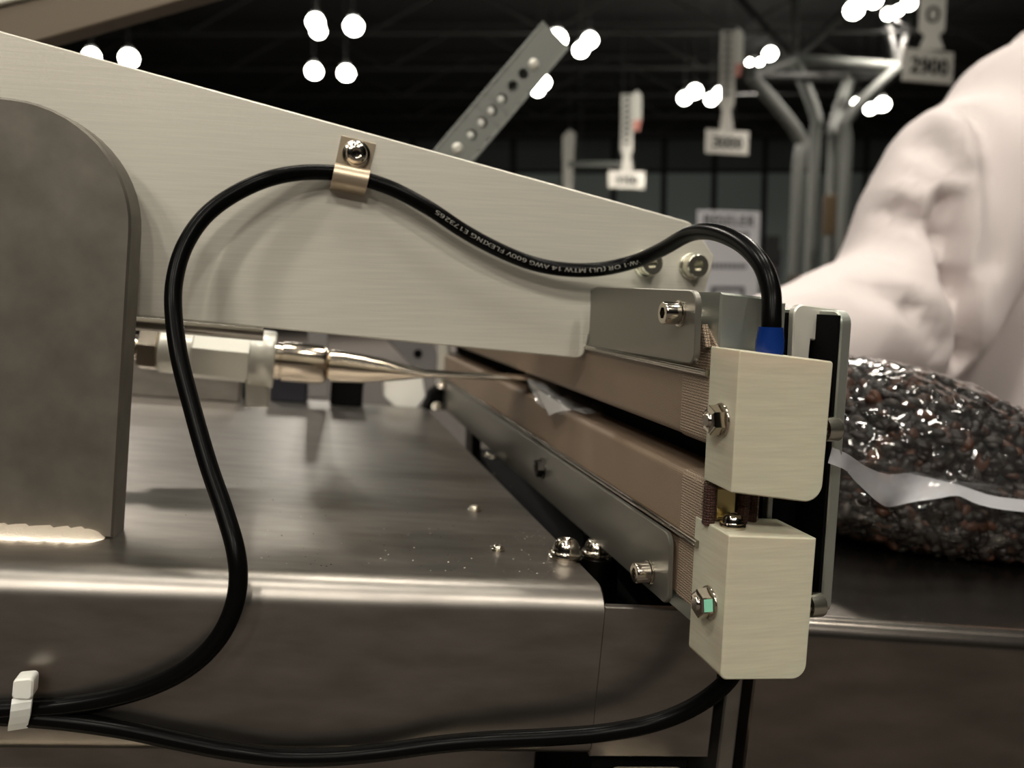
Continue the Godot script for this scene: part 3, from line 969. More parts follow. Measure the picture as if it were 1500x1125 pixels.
	mb.tube(spline(PackedVector3Array([Vector3(-0.0990, -0.1244, -0.2550),Vector3(-0.0863, -0.1256, -0.2535),Vector3(-0.0751, -0.1265, -0.2515),Vector3(-0.0638, -0.1279, -0.2495),Vector3(-0.0506, -0.1305, -0.2475),Vector3(-0.0373, -0.1343, -0.2460),Vector3(-0.0237, -0.1377, -0.2440),Vector3(-0.0100, -0.1407, -0.2430),Vector3(0.0060, -0.1416, -0.2410),Vector3(0.0223, -0.1408, -0.2390),Vector3(0.0387, -0.1385, -0.2360),Vector3(0.0552, -0.1371, -0.2330),Vector3(0.0719, -0.1364, -0.2300),Vector3(0.0887, -0.1352, -0.2270),Vector3(0.1028, -0.1317, -0.2230),Vector3(0.1132, -0.1262, -0.2190),Vector3(0.1206, -0.1189, -0.2150),Vector3(0.1245, -0.1115, -0.2120),Vector3(0.1268, -0.1044, -0.2125)]), 7), 0.00268, 18, Vector3(0, 0, 1))
	part("cable_jacket", mb, M.cable_black, o)

	# the cable tie
	o = thing("cable_tie", "white plastic cable tie round both black cables at left", "cable tie", JAW, Vector3(-0.0795, -0.1231, -0.2490))
	var tw := Transform3D(Basis(), Vector3.ZERO)
	mb = MB.new()
	mb.plate(rounded([[Vector2(-0.0801, -0.1115), 0.0012], [Vector2(-0.0749, -0.1114), 0.0012], [Vector2(-0.0755, -0.1180), 0.0012], [Vector2(-0.0808, -0.1173), 0.0012]], 4), -0.246, -0.2515, 0.0005, tw)
	part("tie_head", mb, M.tie_white, o)
	mb = MB.new()
	var sp := []
	for q in [Vector3(-0.0785, -0.1177, -0.2475), Vector3(-0.0785, -0.1189, -0.2468), Vector3(-0.0788, -0.1210, -0.2468), Vector3(-0.0793, -0.1234, -0.2476), Vector3(-0.0801, -0.1259, -0.2487), Vector3(-0.0808, -0.1285, -0.2502)]:
		sp.append(q)
	var half := Vector3(0.0026, 0.0002, 0)
	for k in sp.size() - 1:
		for z in [0.0, -0.0011]:
			var nn := (half.cross(sp[k + 1] - sp[k])).normalized() * (-1.0 if z == 0.0 else 1.0)
			var off := Vector3(0, 0, z)
			mb.quad(sp[k] - half + off, sp[k] + half + off, sp[k + 1] + half + off, sp[k + 1] - half + off, nn, nn, nn, nn)
		for s in [-1.0, 1.0]:
			var nn: Vector3 = half.normalized() * s
			mb.quad(sp[k] + half * s, sp[k + 1] + half * s, sp[k + 1] + half * s + Vector3(0, 0, -0.0011), sp[k] + half * s + Vector3(0, 0, -0.0011), nn, nn, nn, nn)
	part("tie_strap", mb, M.tie_white, o)


func near(line: PackedVector3Array, run: Array, p: Vector3) -> float:
	var best := 0
	for i in line.size():
		if line[i].distance_to(p) < line[best].distance_to(p):
			best = i
	return run[best]


func print_on(line: PackedVector3Array, run: Array, s0: float, s1: float, text: String, height: float, lift: float, mb: MB) -> void:
	var tm := TextMesh.new()
	var f := SystemFont.new()
	f.font_names = PackedStringArray(["Droid Sans"])
	tm.font = f
	tm.font_size = 32
	tm.text = text
	tm.depth = 0.0
	tm.pixel_size = 0.01
	tm.curve_step = 3.0
	var box := tm.get_aabb()
	var sx := (s1 - s0) / box.size.x
	var sy := height / box.size.y
	var r := 0.00277
	var cut := func(p: Vector3) -> Array:
		var s: float = s0 + (p.x - box.position.x) * sx
		var i := 0
		while i < run.size() - 2 and run[i + 1] < s:
			i += 1
		var u: float = (s - run[i]) / maxf(run[i + 1] - run[i], 1e-6)
		var c: Vector3 = line[i].lerp(line[i + 1], u)
		var d: Vector3 = (line[i + 1] - line[i]).normalized()
		var out: Vector3 = Vector3(0, 0, 1)
		out = (out - d * out.dot(d)).normalized()
		var side: Vector3 = out.cross(d).normalized()   # up of the letters: they run along d and stand to its left
		var w: float = ((p.y - box.get_center().y) * sy + lift) / r
		var nn := out * cos(w) + side * sin(w)
		return [c + nn * r, nn]
	for k in tm.get_surface_count():
		var a := tm.surface_get_arrays(k)
		var vs: PackedVector3Array = a[Mesh.ARRAY_VERTEX]
		var ix = a[Mesh.ARRAY_INDEX]
		var count: int = ix.size() if ix != null else vs.size()
		for i in range(0, count, 3):
			var q := []
			for j in 3:
				q.append(cut.call(vs[ix[i + j] if ix != null else i + j]))
			mb.tri(q[0][0], q[1][0], q[2][0], q[0][1], q[1][1], q[2][1])


# ---------------------------------------------------------------- the sealing jaws
func end_block(label: String, u0: float, u1: float, corners: Array, d0: float, d1: float, nut: Vector3, head: Vector3, green_facet: bool) -> void:
	var o := thing("end_block", label, "end block", JAW, Vector3((u0 + u1) / 2, corners[2][0].y, -(d0 + d1) / 2), "white nylon end blocks of the jaws")
	var mb := MB.new()
	mb.plate(rounded(corners, 8), -d0, -d1, 0.00035)
	part("block_body", mb, M.nylon, o)
	var left := Transform3D(Basis(Vector3(0, 0, 1), Vector3(0, 1, 0), Vector3(-1, 0, 0)).rotated(Vector3(1, 0, 0), NUT_TURN), nut)
	hex_nut(o, left, 0.0041, 0.0040, M.bolt_steel)
	if green_facet:
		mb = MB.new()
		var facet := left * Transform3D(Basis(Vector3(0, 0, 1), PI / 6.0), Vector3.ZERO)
		mb.box(Vector3(0.00345, -0.0017, 0.0009), Vector3(0.00362, 0.0017, 0.0035), 0.0, facet)  # thin pale green patch on one facet of the nut
		part("green_patch", mb, M.paint_green, o.get_node("nut"), "pale green patch on one facet")
	var right := Transform3D(Basis(Vector3(0, 0, -1), Vector3(0, 1, 0), Vector3(1, 0, 0)), head)
	cap_screw(o, "bolt_head", right.translated_local(Vector3(0, 0, 0.0026)), 0.0034, 0.0044, 0.0018, M.bolt_zinc, 0)
	var mb2 := MB.new()
	mb2.lathe([Vector2(0.0022, 0.0026), Vector2(0.0027, 0.0024), Vector2(0.0027, 0)], 24, right)
	part("bolt_collar", mb2, M.bolt_steel, o)


func jaws() -> void:
	var side := Transform3D(Basis(Vector3(0, 0, 1), Vector3(0, 1, 0), Vector3(-1, 0, 0)), Vector3.ZERO)   # plate XY = (-distance, height), its front looks left
	# ---- upper jaw
	var o := thing("upper_jaw", "upper sealing jaw, brown taped bar hanging from an aluminium beam", "sealing jaw", JAW, Vector3(0.118, -0.041, -0.45))
	var mb := MB.new()
	mb.plate(rounded([[Vector2(0.112, 0.0020), 0.0], [Vector2(0.1315, 0.0006), 0.0], [Vector2(0.1315, -0.0205), 0.0], [Vector2(0.112, -0.0205), 0.0]]), -0.209, -0.69, 0.0006)
	part("jaw_beam", mb, M.machined_aluminium, o)
	mb = MB.new()
	mb.plate(rounded([[Vector2(0.1085, -0.0212), 0.0], [Vector2(0.1085, -0.0405), 0.0025], [Vector2(0.126, -0.0405), 0.0025], [Vector2(0.126, -0.0212), 0.0]]), -0.2225, -0.69, 0.0)
	part("heat_tape", mb, M.tape, o, "brown glass cloth tape over the upper bar")
	mb = MB.new()
	mb.plate(rounded([[Vector2(0.1082, -0.0210), 0.0], [Vector2(0.1082, -0.0408), 0.0026], [Vector2(0.1262, -0.0408), 0.0026], [Vector2(0.1262, -0.0210), 0.0]]), -0.2062, -0.2225, 0.0)
	part("woven_tape_end", mb, M.tape_end, o, "paler open weave at the near tape end")
	mb = MB.new()
	mb.plate(poly([Vector2(-0.2240, -0.0082), Vector2(-0.2145, -0.0085), Vector2(-0.2040, -0.0170), Vector2(-0.2035, -0.0213), Vector2(-0.2299, -0.0214)]), -0.1112, -0.1120, 0.0, side)
	mb.plate(poly([Vector2(-0.2155, -0.0079), Vector2(-0.2145, -0.0072), Vector2(-0.2115, -0.0135), Vector2(-0.2128, -0.0140)]), -0.1095, -0.1114, 0.0, side)
	part("tape_tab", mb, M.tape_end, o, "folded tab of tape")
	mb = MB.new()
	mb.tube(PackedVector3Array([Vector3(0.1078, -0.0205, -0.2062), Vector3(0.1078, -0.0205, -0.67)]), 0.00105, 12)
	part("lip_rod", mb, M.polished_steel, o)
	mb = MB.new()
	mb.plate(rounded([[Vector2(-0.2984, -0.0192), 0.0], [Vector2(-0.2979, 0.0037), 0.006], [Vector2(-0.2102, 0.0024), 0.0045], [Vector2(-0.2095, -0.0183), 0.0035]], 8), -0.105, -0.1070, 0.0003, side)
	var cp := part("clamp_plate", mb, M.clamp_steel, o)
	cap_screw(cp, "cap_screw", Transform3D(side.basis, Vector3(0.1050, -0.0043, -0.2194)), 0.0033, 0.0047, 0.0018, M.bolt_steel, 2)
	for z in [-0.226, -0.270]:
		mb = MB.new()
		mb.lathe([Vector2(0, 0.1118), Vector2(0.003, 0.1118), Vector2(0.003, 0.1068)], 12, Transform3D(Basis(Vector3(0, 0, -1), Vector3(0, 1, 0), Vector3(1, 0, 0)), Vector3(0, -0.006, z)))
		part("spacer", mb, M.bolt_steel, o)

	end_block("upper white nylon end block under the blue terminal", 0.108, 0.1354, [[Vector2(0.108, -0.0128), 0.0004], [Vector2(0.1358, -0.0156), 0.001], [Vector2(0.1351, -0.0543), 0.0048], [Vector2(0.108, -0.0503), 0.0004]], 0.19, 0.2058, Vector3(0.108, -0.0322, -0.1975), Vector3(0.1354, -0.0348, -0.1955), false)

	# ---- lower jaw
	o = thing("lower_jaw", "lower sealing jaw, brown taped bar with a long polished strip on its side", "sealing jaw", JAW, Vector3(0.118, -0.0945, -0.45))
	mb = MB.new()
	mb.plate(poly([Vector2(0.1092, -0.0700), Vector2(0.131, -0.0700), Vector2(0.131, -0.0944), Vector2(0.1092, -0.0940)]), -0.2098, -0.69, 0.0005)
	part("jaw_beam", mb, M.machined_aluminium, o)
	mb = MB.new()
	mb.plate(rounded([[Vector2(0.1085, -0.0885), 0.0], [Vector2(0.1085, -0.0505), 0.0022], [Vector2(0.126, -0.0505), 0.0022], [Vector2(0.126, -0.0698), 0.0], [Vector2(0.1090, -0.0698), 0.0], [Vector2(0.1090, -0.0885), 0.0]]), -0.2195, -0.69, 0.0)
	part("heat_tape", mb, M.tape, o, "brown glass cloth tape over the lower bar")
	mb = MB.new()
	mb.plate(rounded([[Vector2(0.1082, -0.0887), 0.0], [Vector2(0.1082, -0.0502), 0.0023], [Vector2(0.1263, -0.0502), 0.0023], [Vector2(0.1263, -0.0700), 0.0], [Vector2(0.1091, -0.0700), 0.0], [Vector2(0.1091, -0.0887), 0.0]]), -0.2064, -0.2195, 0.0)
	part("woven_tape_end", mb, M.tape_end, o, "paler open weave at the near tape end")
	mb = MB.new()
	mb.tube(PackedVector3Array([Vector3(0.1076, -0.0692, -0.2064), Vector3(0.1076, -0.0692, -0.69)]), 0.0010, 12)
	part("lip_rod", mb, M.polished_steel, o)
	mb = MB.new()
	mb.plate(rounded([[Vector2(-0.68, -0.0705), 0.002], [Vector2(-0.2205, -0.0705), 0.004], [Vector2(-0.2195, -0.0925), 0.0035], [Vector2(-0.68, -0.0925), 0.002]], 8), -0.1055, -0.1072, 0.0003, side)
	cp = part("clamp_plate", mb, M.clamp_steel, o)
	cap_screw(cp, "cap_screw", Transform3D(side.basis, Vector3(0.1055, -0.0864, -0.2328)), 0.0033, 0.0046, 0.0018, M.bolt_steel, 2)
	hex_nut(cp, Transform3D(side.basis, Vector3(0.1055, -0.0797, -0.3568)), 0.0042, 0.0038, M.dark_steel)
	for z in [-0.228, -0.35, -0.47, -0.6]:
		mb = MB.new()
		mb.lathe([Vector2(0, 0.1093), Vector2(0.003, 0.1093), Vector2(0.003, 0.1070)], 12, Transform3D(Basis(Vector3(0, 0, -1), Vector3(0, 1, 0), Vector3(1, 0, 0)), Vector3(0, -0.083, z)))
		part("spacer", mb, M.bolt_steel, o)

	for z in [-0.30, -0.56]:
		mb = MB.new()
		mb.box(Vector3(0.1105, -0.1225, z - 0.012), Vector3(0.117, -0.0942, z + 0.012), 0.0005)
		part("jaw_post", mb, M.dark_steel, o)
	mb = MB.new()
	mb.box(Vector3(0.1235, -0.0504, -0.69), Vector3(0.1258, -0.0407, -0.2225))
	part("gap_shade", mb, M.rubber, o, "added black strip standing in for shade in the gap between the bars")  # black strip added in place of the shade between the bars

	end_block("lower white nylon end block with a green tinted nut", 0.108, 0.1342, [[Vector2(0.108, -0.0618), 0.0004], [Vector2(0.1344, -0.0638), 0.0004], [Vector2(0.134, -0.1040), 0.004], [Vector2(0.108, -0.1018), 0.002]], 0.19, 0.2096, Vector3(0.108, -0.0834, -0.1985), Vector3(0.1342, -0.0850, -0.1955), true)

	# ---- between the blocks: contact and heater leads
	o = thing("heater_contact", "small brass contact with two brown braided leads between the white blocks", "contact", JAW, Vector3(0.114, -0.0625, -0.203))
	mb = MB.new()
	mb.box(Vector3(0.1105, -0.0612, -0.2058), Vector3(0.1166, -0.0524, -0.2025), 0.0003)
	part("contact_block", mb, M.brass, o)
	for k in [[0.1068, 0.1102, 0.0], [0.1169, 0.1204, 0.0]]:
		mb = MB.new()
		var lx: float = (k[0] + k[1]) / 2.0
		mb.tube(PackedVector3Array([Vector3(lx, -0.0622, -0.2028), Vector3(lx, -0.0580, -0.2022), Vector3(lx, -0.0515, -0.2025)]), 0.0018, 12, Vector3(0, 0, 1))
		part("braided_lead", mb, M.sleeving, o)
	dome_screw(o, "contact_screw", Transform3D(Basis(Vector3.RIGHT, -PI / 2), Vector3(0.1137, -0.0623, -0.1985)), 0.0036, 0.0040, M.bolt_steel)
	mb = MB.new()
	mb.tube(PackedVector3Array([Vector3(0.1235, -0.0630, -0.206), Vector3(0.1235, -0.0530, -0.206)]), 0.0018, 12, Vector3(0, 0, 1))
	part("dark_bush", mb, M.sleeving, o)

	# ---- hinge plate at the right
	o = thing("hinge_plate", "upright aluminium side plate with a bent cover and black pad beside the blocks", "side plate", JAW, Vector3(0.14, -0.09, -0.23))
	var lean := (0.1444 - 0.1449) / 0.086
	mb = MB.new()
	mb.plate(rounded([[Vector2(-0.30, -0.0022), 0.004], [Vector2(-0.2, -0.0022), 0.004], [Vector2(-0.2, -0.0895), 0.002], [Vector2(-0.30, -0.0895), 0.002]], 8), -0.1446, -0.1480, 0.0004, side)
	part("side_plate", mb, M.machined_aluminium, o)
	mb = MB.new()
	mb.plate(rounded([[Vector2(0.1367, -0.0194), 0.0], [Vector2(0.1362, -0.0005), 0.0028], [Vector2(0.1514, -0.0019), 0.0008], [Vector2(0.1521, -0.0123), 0.0014], [Vector2(0.1424, -0.0110), 0.0], [Vector2(0.1421, -0.0194), 0.0]], 8), -0.2105, -0.2135, 0.0004)
	part("bent_cover", mb, M.satin_aluminium, o)
	mb = MB.new()
	mb.plate(rounded([[Vector2(0.1335, -0.003), 0.003], [Vector2(0.1435, -0.004), 0.002], [Vector2(0.1435, -0.089), 0.0], [Vector2(0.1335, -0.089), 0.0]], 6), -0.2142, -0.30, 0.0)
	part("black_pad", mb, M.rubber, o)
	mb = MB.new()
	mb.plate(poly([Vector2(-0.30, -0.0035), Vector2(-0.2006, -0.0035), Vector2(-0.2006, -0.0885), Vector2(-0.30, -0.0885)]), -0.1437, -0.1446, 0.0, side)
	part("black_liner", mb, M.rubber, o)
	mb = MB.new()
	mb.box(Vector3(0.1317, -0.089, -0.2135), Vector3(0.1334, -0.0005, -0.2105), 0.0002)
	part("edge_strip", mb, M.machined_aluminium, o)


# ---------------------------------------------------------------- the nozzle and the film at its tip
func nozzle() -> void:
	var a: Vector3 = Vector3(-0.0788, -0.0292, -0.4100)
	var b: Vector3 = Vector3(0.0111, -0.0376, -0.4100)
	var t := facing(a, a - b)   # z points back along the nozzle; z = -s is s metres on from a
	var k := a.distance_to(b) / 291.0   # metres to a step of the tube's drawing
	var o := thing("vacuum_nozzle", "metal vacuum nozzle pointing right, ending in a flattened bright tube", "nozzle", JAW, a)
	var turned := func(prof: Array) -> Array:
		var q := []
		for p in prof:
			q.append(Vector2(p[1] * k, -p[0] * k))
		return q
	var mb := MB.new()
	mb.lathe(turned.call([[-40, 0], [-40, 19], [12, 19]]), 24, t)
	part("threaded_stub", mb, M.bolt_steel, o)
	mb = MB.new()
	mb.lathe(turned.call([[10, 18], [10, 30], [13, 34], [37, 34], [40, 30], [40, 18]]), 6, t * Transform3D(Basis(Vector3(0, 0, 1), 0.22), Vector3.ZERO), true)
	part("lock_nut", mb, M.nickel, o)
	mb = MB.new()
	mb.lathe(turned.call([[40, 20], [40, 32], [43, 34], [90, 34], [92, 30]]), 28, t)
	part("round_collar", mb, M.satin_aluminium, o)
	mb = MB.new()
	mb.lathe(turned.call([[87, 25], [87, 39], [89, 41], [172, 41], [172, 25]]), 6, t * Transform3D(Basis(Vector3(0, 0, 1), 0.26), Vector3.ZERO), true)
	part("hexagon_body", mb, M.satin_aluminium, o)
	mb = MB.new()
	mb.lathe(turned.call([[169, 26], [169, 43], [172, 45], [203, 45], [206, 43], [206, 26]]), 32, t)
	var p0: Vector3 = Vector3(-0.0286, -0.0457, -0.4100)
	var p1: Vector3 = Vector3(-0.0173, -0.0571, -0.4100)
	mb.box(Vector3(p0.x, p1.y, -0.4175), Vector3(p1.x - 0.0005, p0.y + 0.006, -0.4035), 0.0008)
	part("clamp_ring", mb, M.satin_aluminium, o)
	mb = MB.new()
	mb.lathe(turned.call([[204, 20], [204, 29], [214, 29], [215, 27.5], [217, 27.5], [218, 31], [278, 31], [284, 27], [288, 21], [291, 21], [292, 10]]), 32, t)
	part("polished_sleeve", mb, M.nickel, o)
	mb = MB.new()
	var st := [[Vector3(0.0107, -0.0376, -0.4100), 25, 25], [Vector3(0.0163, -0.0379, -0.4100), 25, 25], [Vector3(0.0262, -0.0389, -0.4100), 25, 23], [Vector3(0.0363, -0.0395, -0.4100), 27, 19], [Vector3(0.0465, -0.0405, -0.4100), 31, 13], [Vector3(0.0541, -0.0410, -0.4100), 34, 8], [Vector3(0.0575, -0.0412, -0.4100), 35, 6], [Vector3(0.0673, -0.0415, -0.4100), 35, 5.5], [Vector3(0.0922, -0.0425, -0.4100), 35, 5], [Vector3(0.1163, -0.0435, -0.4100), 35, 4]]
	var pts := PackedVector3Array()
	var rx := []
	var ry := []
	for s in st:
		pts.append(s[0])
		rx.append(s[1] * k)
		ry.append(s[2] * k)
	mb.tube(pts, 0.01, 28, Vector3.UP, rx, ry)
	part("flattened_tube", mb, M.nickel, o)

	# clear film round the tip, lying on the lower bar
	o = thing("film_scrap", "crumpled clear plastic film at the nozzle tip on the brown bar", "plastic film", JAW, Vector3(0.1152, -0.0543, -0.3700))
	var film := [
		[Vector3(0.1123, -0.0417, -0.4200), Vector3(0.1163, -0.0412, -0.4050), Vector3(0.1370, -0.0453, -0.4000), Vector3(0.1384, -0.0484, -0.3500)],
		[Vector3(0.1080, -0.0432, -0.3970), Vector3(0.1075, -0.0441, -0.3620), Vector3(0.1236, -0.0465, -0.3650), Vector3(0.1329, -0.0480, -0.3360)],
		[Vector3(0.1065, -0.0472, -0.3820), Vector3(0.1066, -0.0463, -0.3520), Vector3(0.1117, -0.0476, -0.3360), Vector3(0.1267, -0.0483, -0.3280)],
		[Vector3(0.1041, -0.0500, -0.3680), Vector3(0.1066, -0.0525, -0.3450), Vector3(0.1062, -0.0480, -0.3210), Vector3(0.1176, -0.0482, -0.3160)],
	]
	mb = MB.new()
	mb.grid(18, 18, func(u: float, v: float) -> Vector3:
		var i := mini(int(u * 3.0), 2)
		var j := mini(int(v * 3.0), 2)
		var fu := u * 3.0 - i
		var fv := v * 3.0 - j
		var p: Vector3 = (film[j][i] as Vector3).lerp(film[j][i + 1], fu).lerp((film[j + 1][i] as Vector3).lerp(film[j + 1][i + 1], fu), fv)
		return p + Vector3(0, 0.0007 * sin(u * 17.0 + v * 9.0), 0.0008 * cos(v * 21.0 - u * 6.0)))
	part("film_sheet", mb, M.film_soft, o)
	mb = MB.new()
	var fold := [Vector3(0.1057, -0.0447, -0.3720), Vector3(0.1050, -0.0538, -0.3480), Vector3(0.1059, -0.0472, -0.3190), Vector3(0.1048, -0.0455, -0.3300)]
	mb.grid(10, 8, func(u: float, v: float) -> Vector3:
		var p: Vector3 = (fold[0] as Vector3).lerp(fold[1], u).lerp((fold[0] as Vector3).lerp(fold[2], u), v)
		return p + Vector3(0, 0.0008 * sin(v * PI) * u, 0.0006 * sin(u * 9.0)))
	part("glint_corner", mb, M.film_glint, o, "film corner with its glint put in as milky white")  # the film's glint, put in as a white piece


# ---------------------------------------------------------------- blurred parts farther back on the machine
func far_parts() -> void:
	# the perforated beam
	var a: Vector3 = Vector3(0.1014, 0.0951, -0.6200)
	var b: Vector3 = Vector3(0.1831, 0.1958, -0.6200)
	var o := thing("perforated_beam", "grey perforated metal beam rising diagonally behind the arm", "beam", JAW, a)
	var len := a.distance_to(b)
	var w := 0.0118
	var ax := (b - a).normalized()
	var t := Transform3D(Basis(ax, Vector3(0, 0, 1).cross(ax), Vector3(0, 0, 1)), a)
	var mb := MB.new()
	var holes := []
	for q in [Vector3(0.1196, 0.1177, -0.6200), Vector3(0.1272, 0.1275, -0.6200), Vector3(0.1346, 0.1368, -0.6200), Vector3(0.1420, 0.1458, -0.6200), Vector3(0.1501, 0.1557, -0.6200), Vector3(0.1589, 0.1647, -0.6200)]:
		holes.append((q - a).dot(ax))
	var foot := -(a - (Vector3(0.0136, -0.0146, -0.6200))).length()
	var x0 := foot
	var n := t.basis.z
	for h in holes + [len + 1.0]:
		var x1: float = minf(h - 0.0062, len)
		mb.quad(t * Vector3(x0, -w, 0), t * Vector3(x1, -w, 0), t * Vector3(x1, w, 0), t * Vector3(x0, w, 0), n, n, n, n)
		if h > len:
			break
		for i in 24:
			var e := []
			for g in 2:
				var ang := TAU * (i + g) / 24.0
				var dir := Vector2(cos(ang), sin(ang))
				var reach := minf(0.0062 / maxf(absf(dir.x), 1e-4), w / maxf(absf(dir.y), 1e-4))
				e.append([t * Vector3(h + dir.x * 0.0040, dir.y * 0.0040, 0), t * Vector3(h + dir.x * reach, dir.y * reach, 0), t * Vector3(h + dir.x * 0.0040, dir.y * 0.0040, -0.003), t.basis * Vector3(-dir.x, -dir.y, 0)])
			mb.quad(e[0][0], e[0][1], e[1][1], e[1][0], n, n, n, n)
			mb.quad(e[0][0], e[1][0], e[1][2], e[0][2], e[0][3], e[1][3], e[1][3], e[0][3])
		x0 = h + 0.0062
	mb.plate(poly([Vector2(foot, w), Vector2(len, w), Vector2(len, w + 0.002), Vector2(foot, w + 0.002)]), 0.0005, -0.014, 0.0003, t)
	mb.plate(poly([Vector2(foot, -w - 0.002), Vector2(len, -w - 0.002), Vector2(len, -w), Vector2(foot, -w)]), 0.0005, -0.014, 0.0003, t)
	mb.plate(poly([Vector2(foot, -w), Vector2(len, -w), Vector2(len, w), Vector2(foot, w)]), -0.0125, -0.014, 0.0, t)
	part("beam_channel", mb, M.grey_steel, o)
	mb = MB.new()
	var p0: Vector3 = Vector3(0.0005, -0.0809, -0.6200)
	var p1: Vector3 = Vector3(0.0151, -0.0236, -0.6200)
	mb.box(Vector3(p0.x, p0.y, -0.634), Vector3(p1.x, p1.y, -0.6205), 0.001)
	part("beam_post", mb, M.grey_paint, o, "grey foot post of the beam")
	for i in 4:  # white discs added so that the lower holes look lit
		mb = MB.new()
		mb.lathe([Vector2(0, -0.0005), Vector2(0.0028, -0.0015), Vector2(0.0034, -0.0035), Vector2(0.0034, -0.012)], 18, t * Transform3D(Basis(), Vector3(holes[i] - 0.0004, 0.0008, 0)))
		part("hole_light_disc", mb, M.tie_white, o, "added white disc standing in for light in the hole")
	for q in [Vector3(0.1089, 0.1070, -0.6200), Vector3(0.1661, 0.1728, -0.6200)]:
		dome_screw(o, "beam_screw", Transform3D(Basis(), q + Vector3(0, 0, 0.0)), 0.004, 0.002, M.satin_aluminium)

	# the farther lever arm at top left
	o = thing("rear_lever_arm", "blurred dark tan bar crossing the top left corner behind the arm", "lever arm", JAW, Vector3(-0.1483, 0.1660, -0.6000))
	mb = MB.new()
	mb.plate(poly([Vector2(-0.5564, -0.0054), Vector2(-0.1645, 0.1522), Vector2(-0.0528, 0.1963), Vector2(-0.0525, 0.2235), Vector2(-0.1676, 0.1777), Vector2(-0.5517, 0.0391)]), -0.6, -0.62, 0.001)
	part("bar_plate", mb, M.rear_arm, o)
	mb = MB.new()
	mb.plate(poly([Vector2(-0.5517, 0.0391), Vector2(-0.1676, 0.1777), Vector2(-0.0525, 0.2235), Vector2(-0.0525, 0.2260), Vector2(-0.1675, 0.1806), Vector2(-0.5513, 0.0427)]), -0.597, -0.63, 0.001)
	part("bar_flange", mb, M.brushed_aluminium, o)

	# the rail under the arm behind the gusset
	o = thing("rear_rail", "polished rail showing under the arm edge above the nozzle", "rail", JAW, Vector3(-0.0419, -0.0162, -0.3450))
	mb = MB.new()
	var r0: Vector3 = Vector3(-0.0837, -0.0133, -0.3450)
	var r1: Vector3 = Vector3(-0.0171, -0.0185, -0.3450)
	mb.tube(PackedVector3Array([r0 - (r1 - r0) * 1.2, r1]), 0.0033, 16)
	part("rail_rod", mb, M.polished_steel, o)

	# blocks along the back of the base
	o = get_node("machine_base")
	mb = MB.new()
	var q0: Vector3 = Vector3(-0.1111, 0.0000, -0.6460)
	mb.box(Vector3(-0.42, 0.0, -0.625), Vector3(Vector3(-0.1057, 0.0045, -0.6120).x, 0.030, -0.612), 0.001)
	part("rear_panel", mb, M.brushed_steel, o, "low grey panel along the back")
	var zb := -0.640
	for e in [[352, 362, "rubber", "black block at the end of the low grey rear panel"], [397, 450, "case_blue", "dark navy block under the polished nozzle sleeve"], [484, 531, "rubber", "black block under the flattened nozzle tube"]]:
		var la := {352: Vector3(-0.1101, 0.0013, -0.6400).x, 397: Vector3(-0.0875, 0.0030, -0.6400).x, 451: Vector3(-0.0601, 0.0039, -0.6400).x, 484: Vector3(-0.0432, 0.0041, -0.6400).x}
		var ra := {362: Vector3(-0.1051, 0.0017, -0.6400).x, 450: Vector3(-0.0607, 0.0049, -0.6400).x, 480: Vector3(-0.0448, 0.0050, -0.6400).x, 531: Vector3(-0.0189, 0.0059, -0.6400).x}
		o = thing("rear_block", e[3], "block", ID, Vector3((la[e[0]] + ra[e[1]]) / 2, 0.0, zb), "")
		mb = MB.new()
		mb.box(Vector3(la[e[0]], 0.0, zb - 0.012), Vector3(ra[e[1]], 0.022, zb + 0.006), 0.001)
		part("block_body", mb, M[e[2]], o)

	# the far end of the jaws
	o = thing("far_jaw_mount", "blurred mount at the far end of the jaws, white block, black hinge and bright screws", "jaw mount", JAW, Vector3(0.0920, -0.0971, -0.6600))
	mb = MB.new()
	mb.plate(rounded([[Vector2(0.0595, -0.0626), 0.004], [Vector2(0.0898, -0.0624), 0.004], [Vector2(0.0940, -0.0859), 0.004], [Vector2(0.0842, -0.0982), 0.004], [Vector2(0.0731, -0.0975), 0.004], [Vector2(0.0603, -0.0858), 0.004]]), -0.66, -0.675, 0.001)
	part("white_block", mb, M.tie_white, o)
	mb = MB.new()
	mb.plate(poly([Vector2(0.0586, -0.0355), Vector2(0.0984, -0.0371), Vector2(0.1061, -0.0572), Vector2(0.1034, -0.0657), Vector2(0.0854, -0.0640)]), -0.665, -0.672, 0.001)
	var fb := part("bracket_plate", mb, M.grey_paint, o)
	mb = MB.new()
	mb.lathe([Vector2(0, 0.001), Vector2(0.0035, 0.001), Vector2(0.0035, 0)], 16, Transform3D(Basis(), Vector3(0.0875, -0.0506, -0.6650)))
	part("dark_hole", mb, M.rubber, fb)
	mb = MB.new()
	mb.plate(poly([Vector2(0.1039, -0.0401), Vector2(0.1134, -0.0399), Vector2(0.1119, -0.0792), Vector2(0.1029, -0.0792)]), -0.66, -0.67, 0.001)
	part("post_body", mb, M.satin_aluminium, o)
	mb = MB.new()
	mb.plate(poly([Vector2(0.0903, -0.0942), Vector2(0.0955, -0.0795), Vector2(0.1133, -0.0670), Vector2(0.1195, -0.0746), Vector2(0.1177, -0.0933)]), -0.64, -0.66, 0.001)
	part("hinge_body", mb, M.rubber, o)
	for q in [Vector3(0.1033, -0.0735, -0.6350), Vector3(0.1098, -0.0746, -0.6350), Vector3(0.0992, -0.0903, -0.6350), Vector3(0.1166, -0.0875, -0.6000), Vector3(0.1208, -0.0852, -0.5800)]:
		dome_screw(o, "hinge_screw", Transform3D(Basis(Vector3.RIGHT, -0.9), q), 0.0042, 0.004, M.bolt_steel)


# ---------------------------------------------------------------- the bag of beans
const TABLE := -0.008

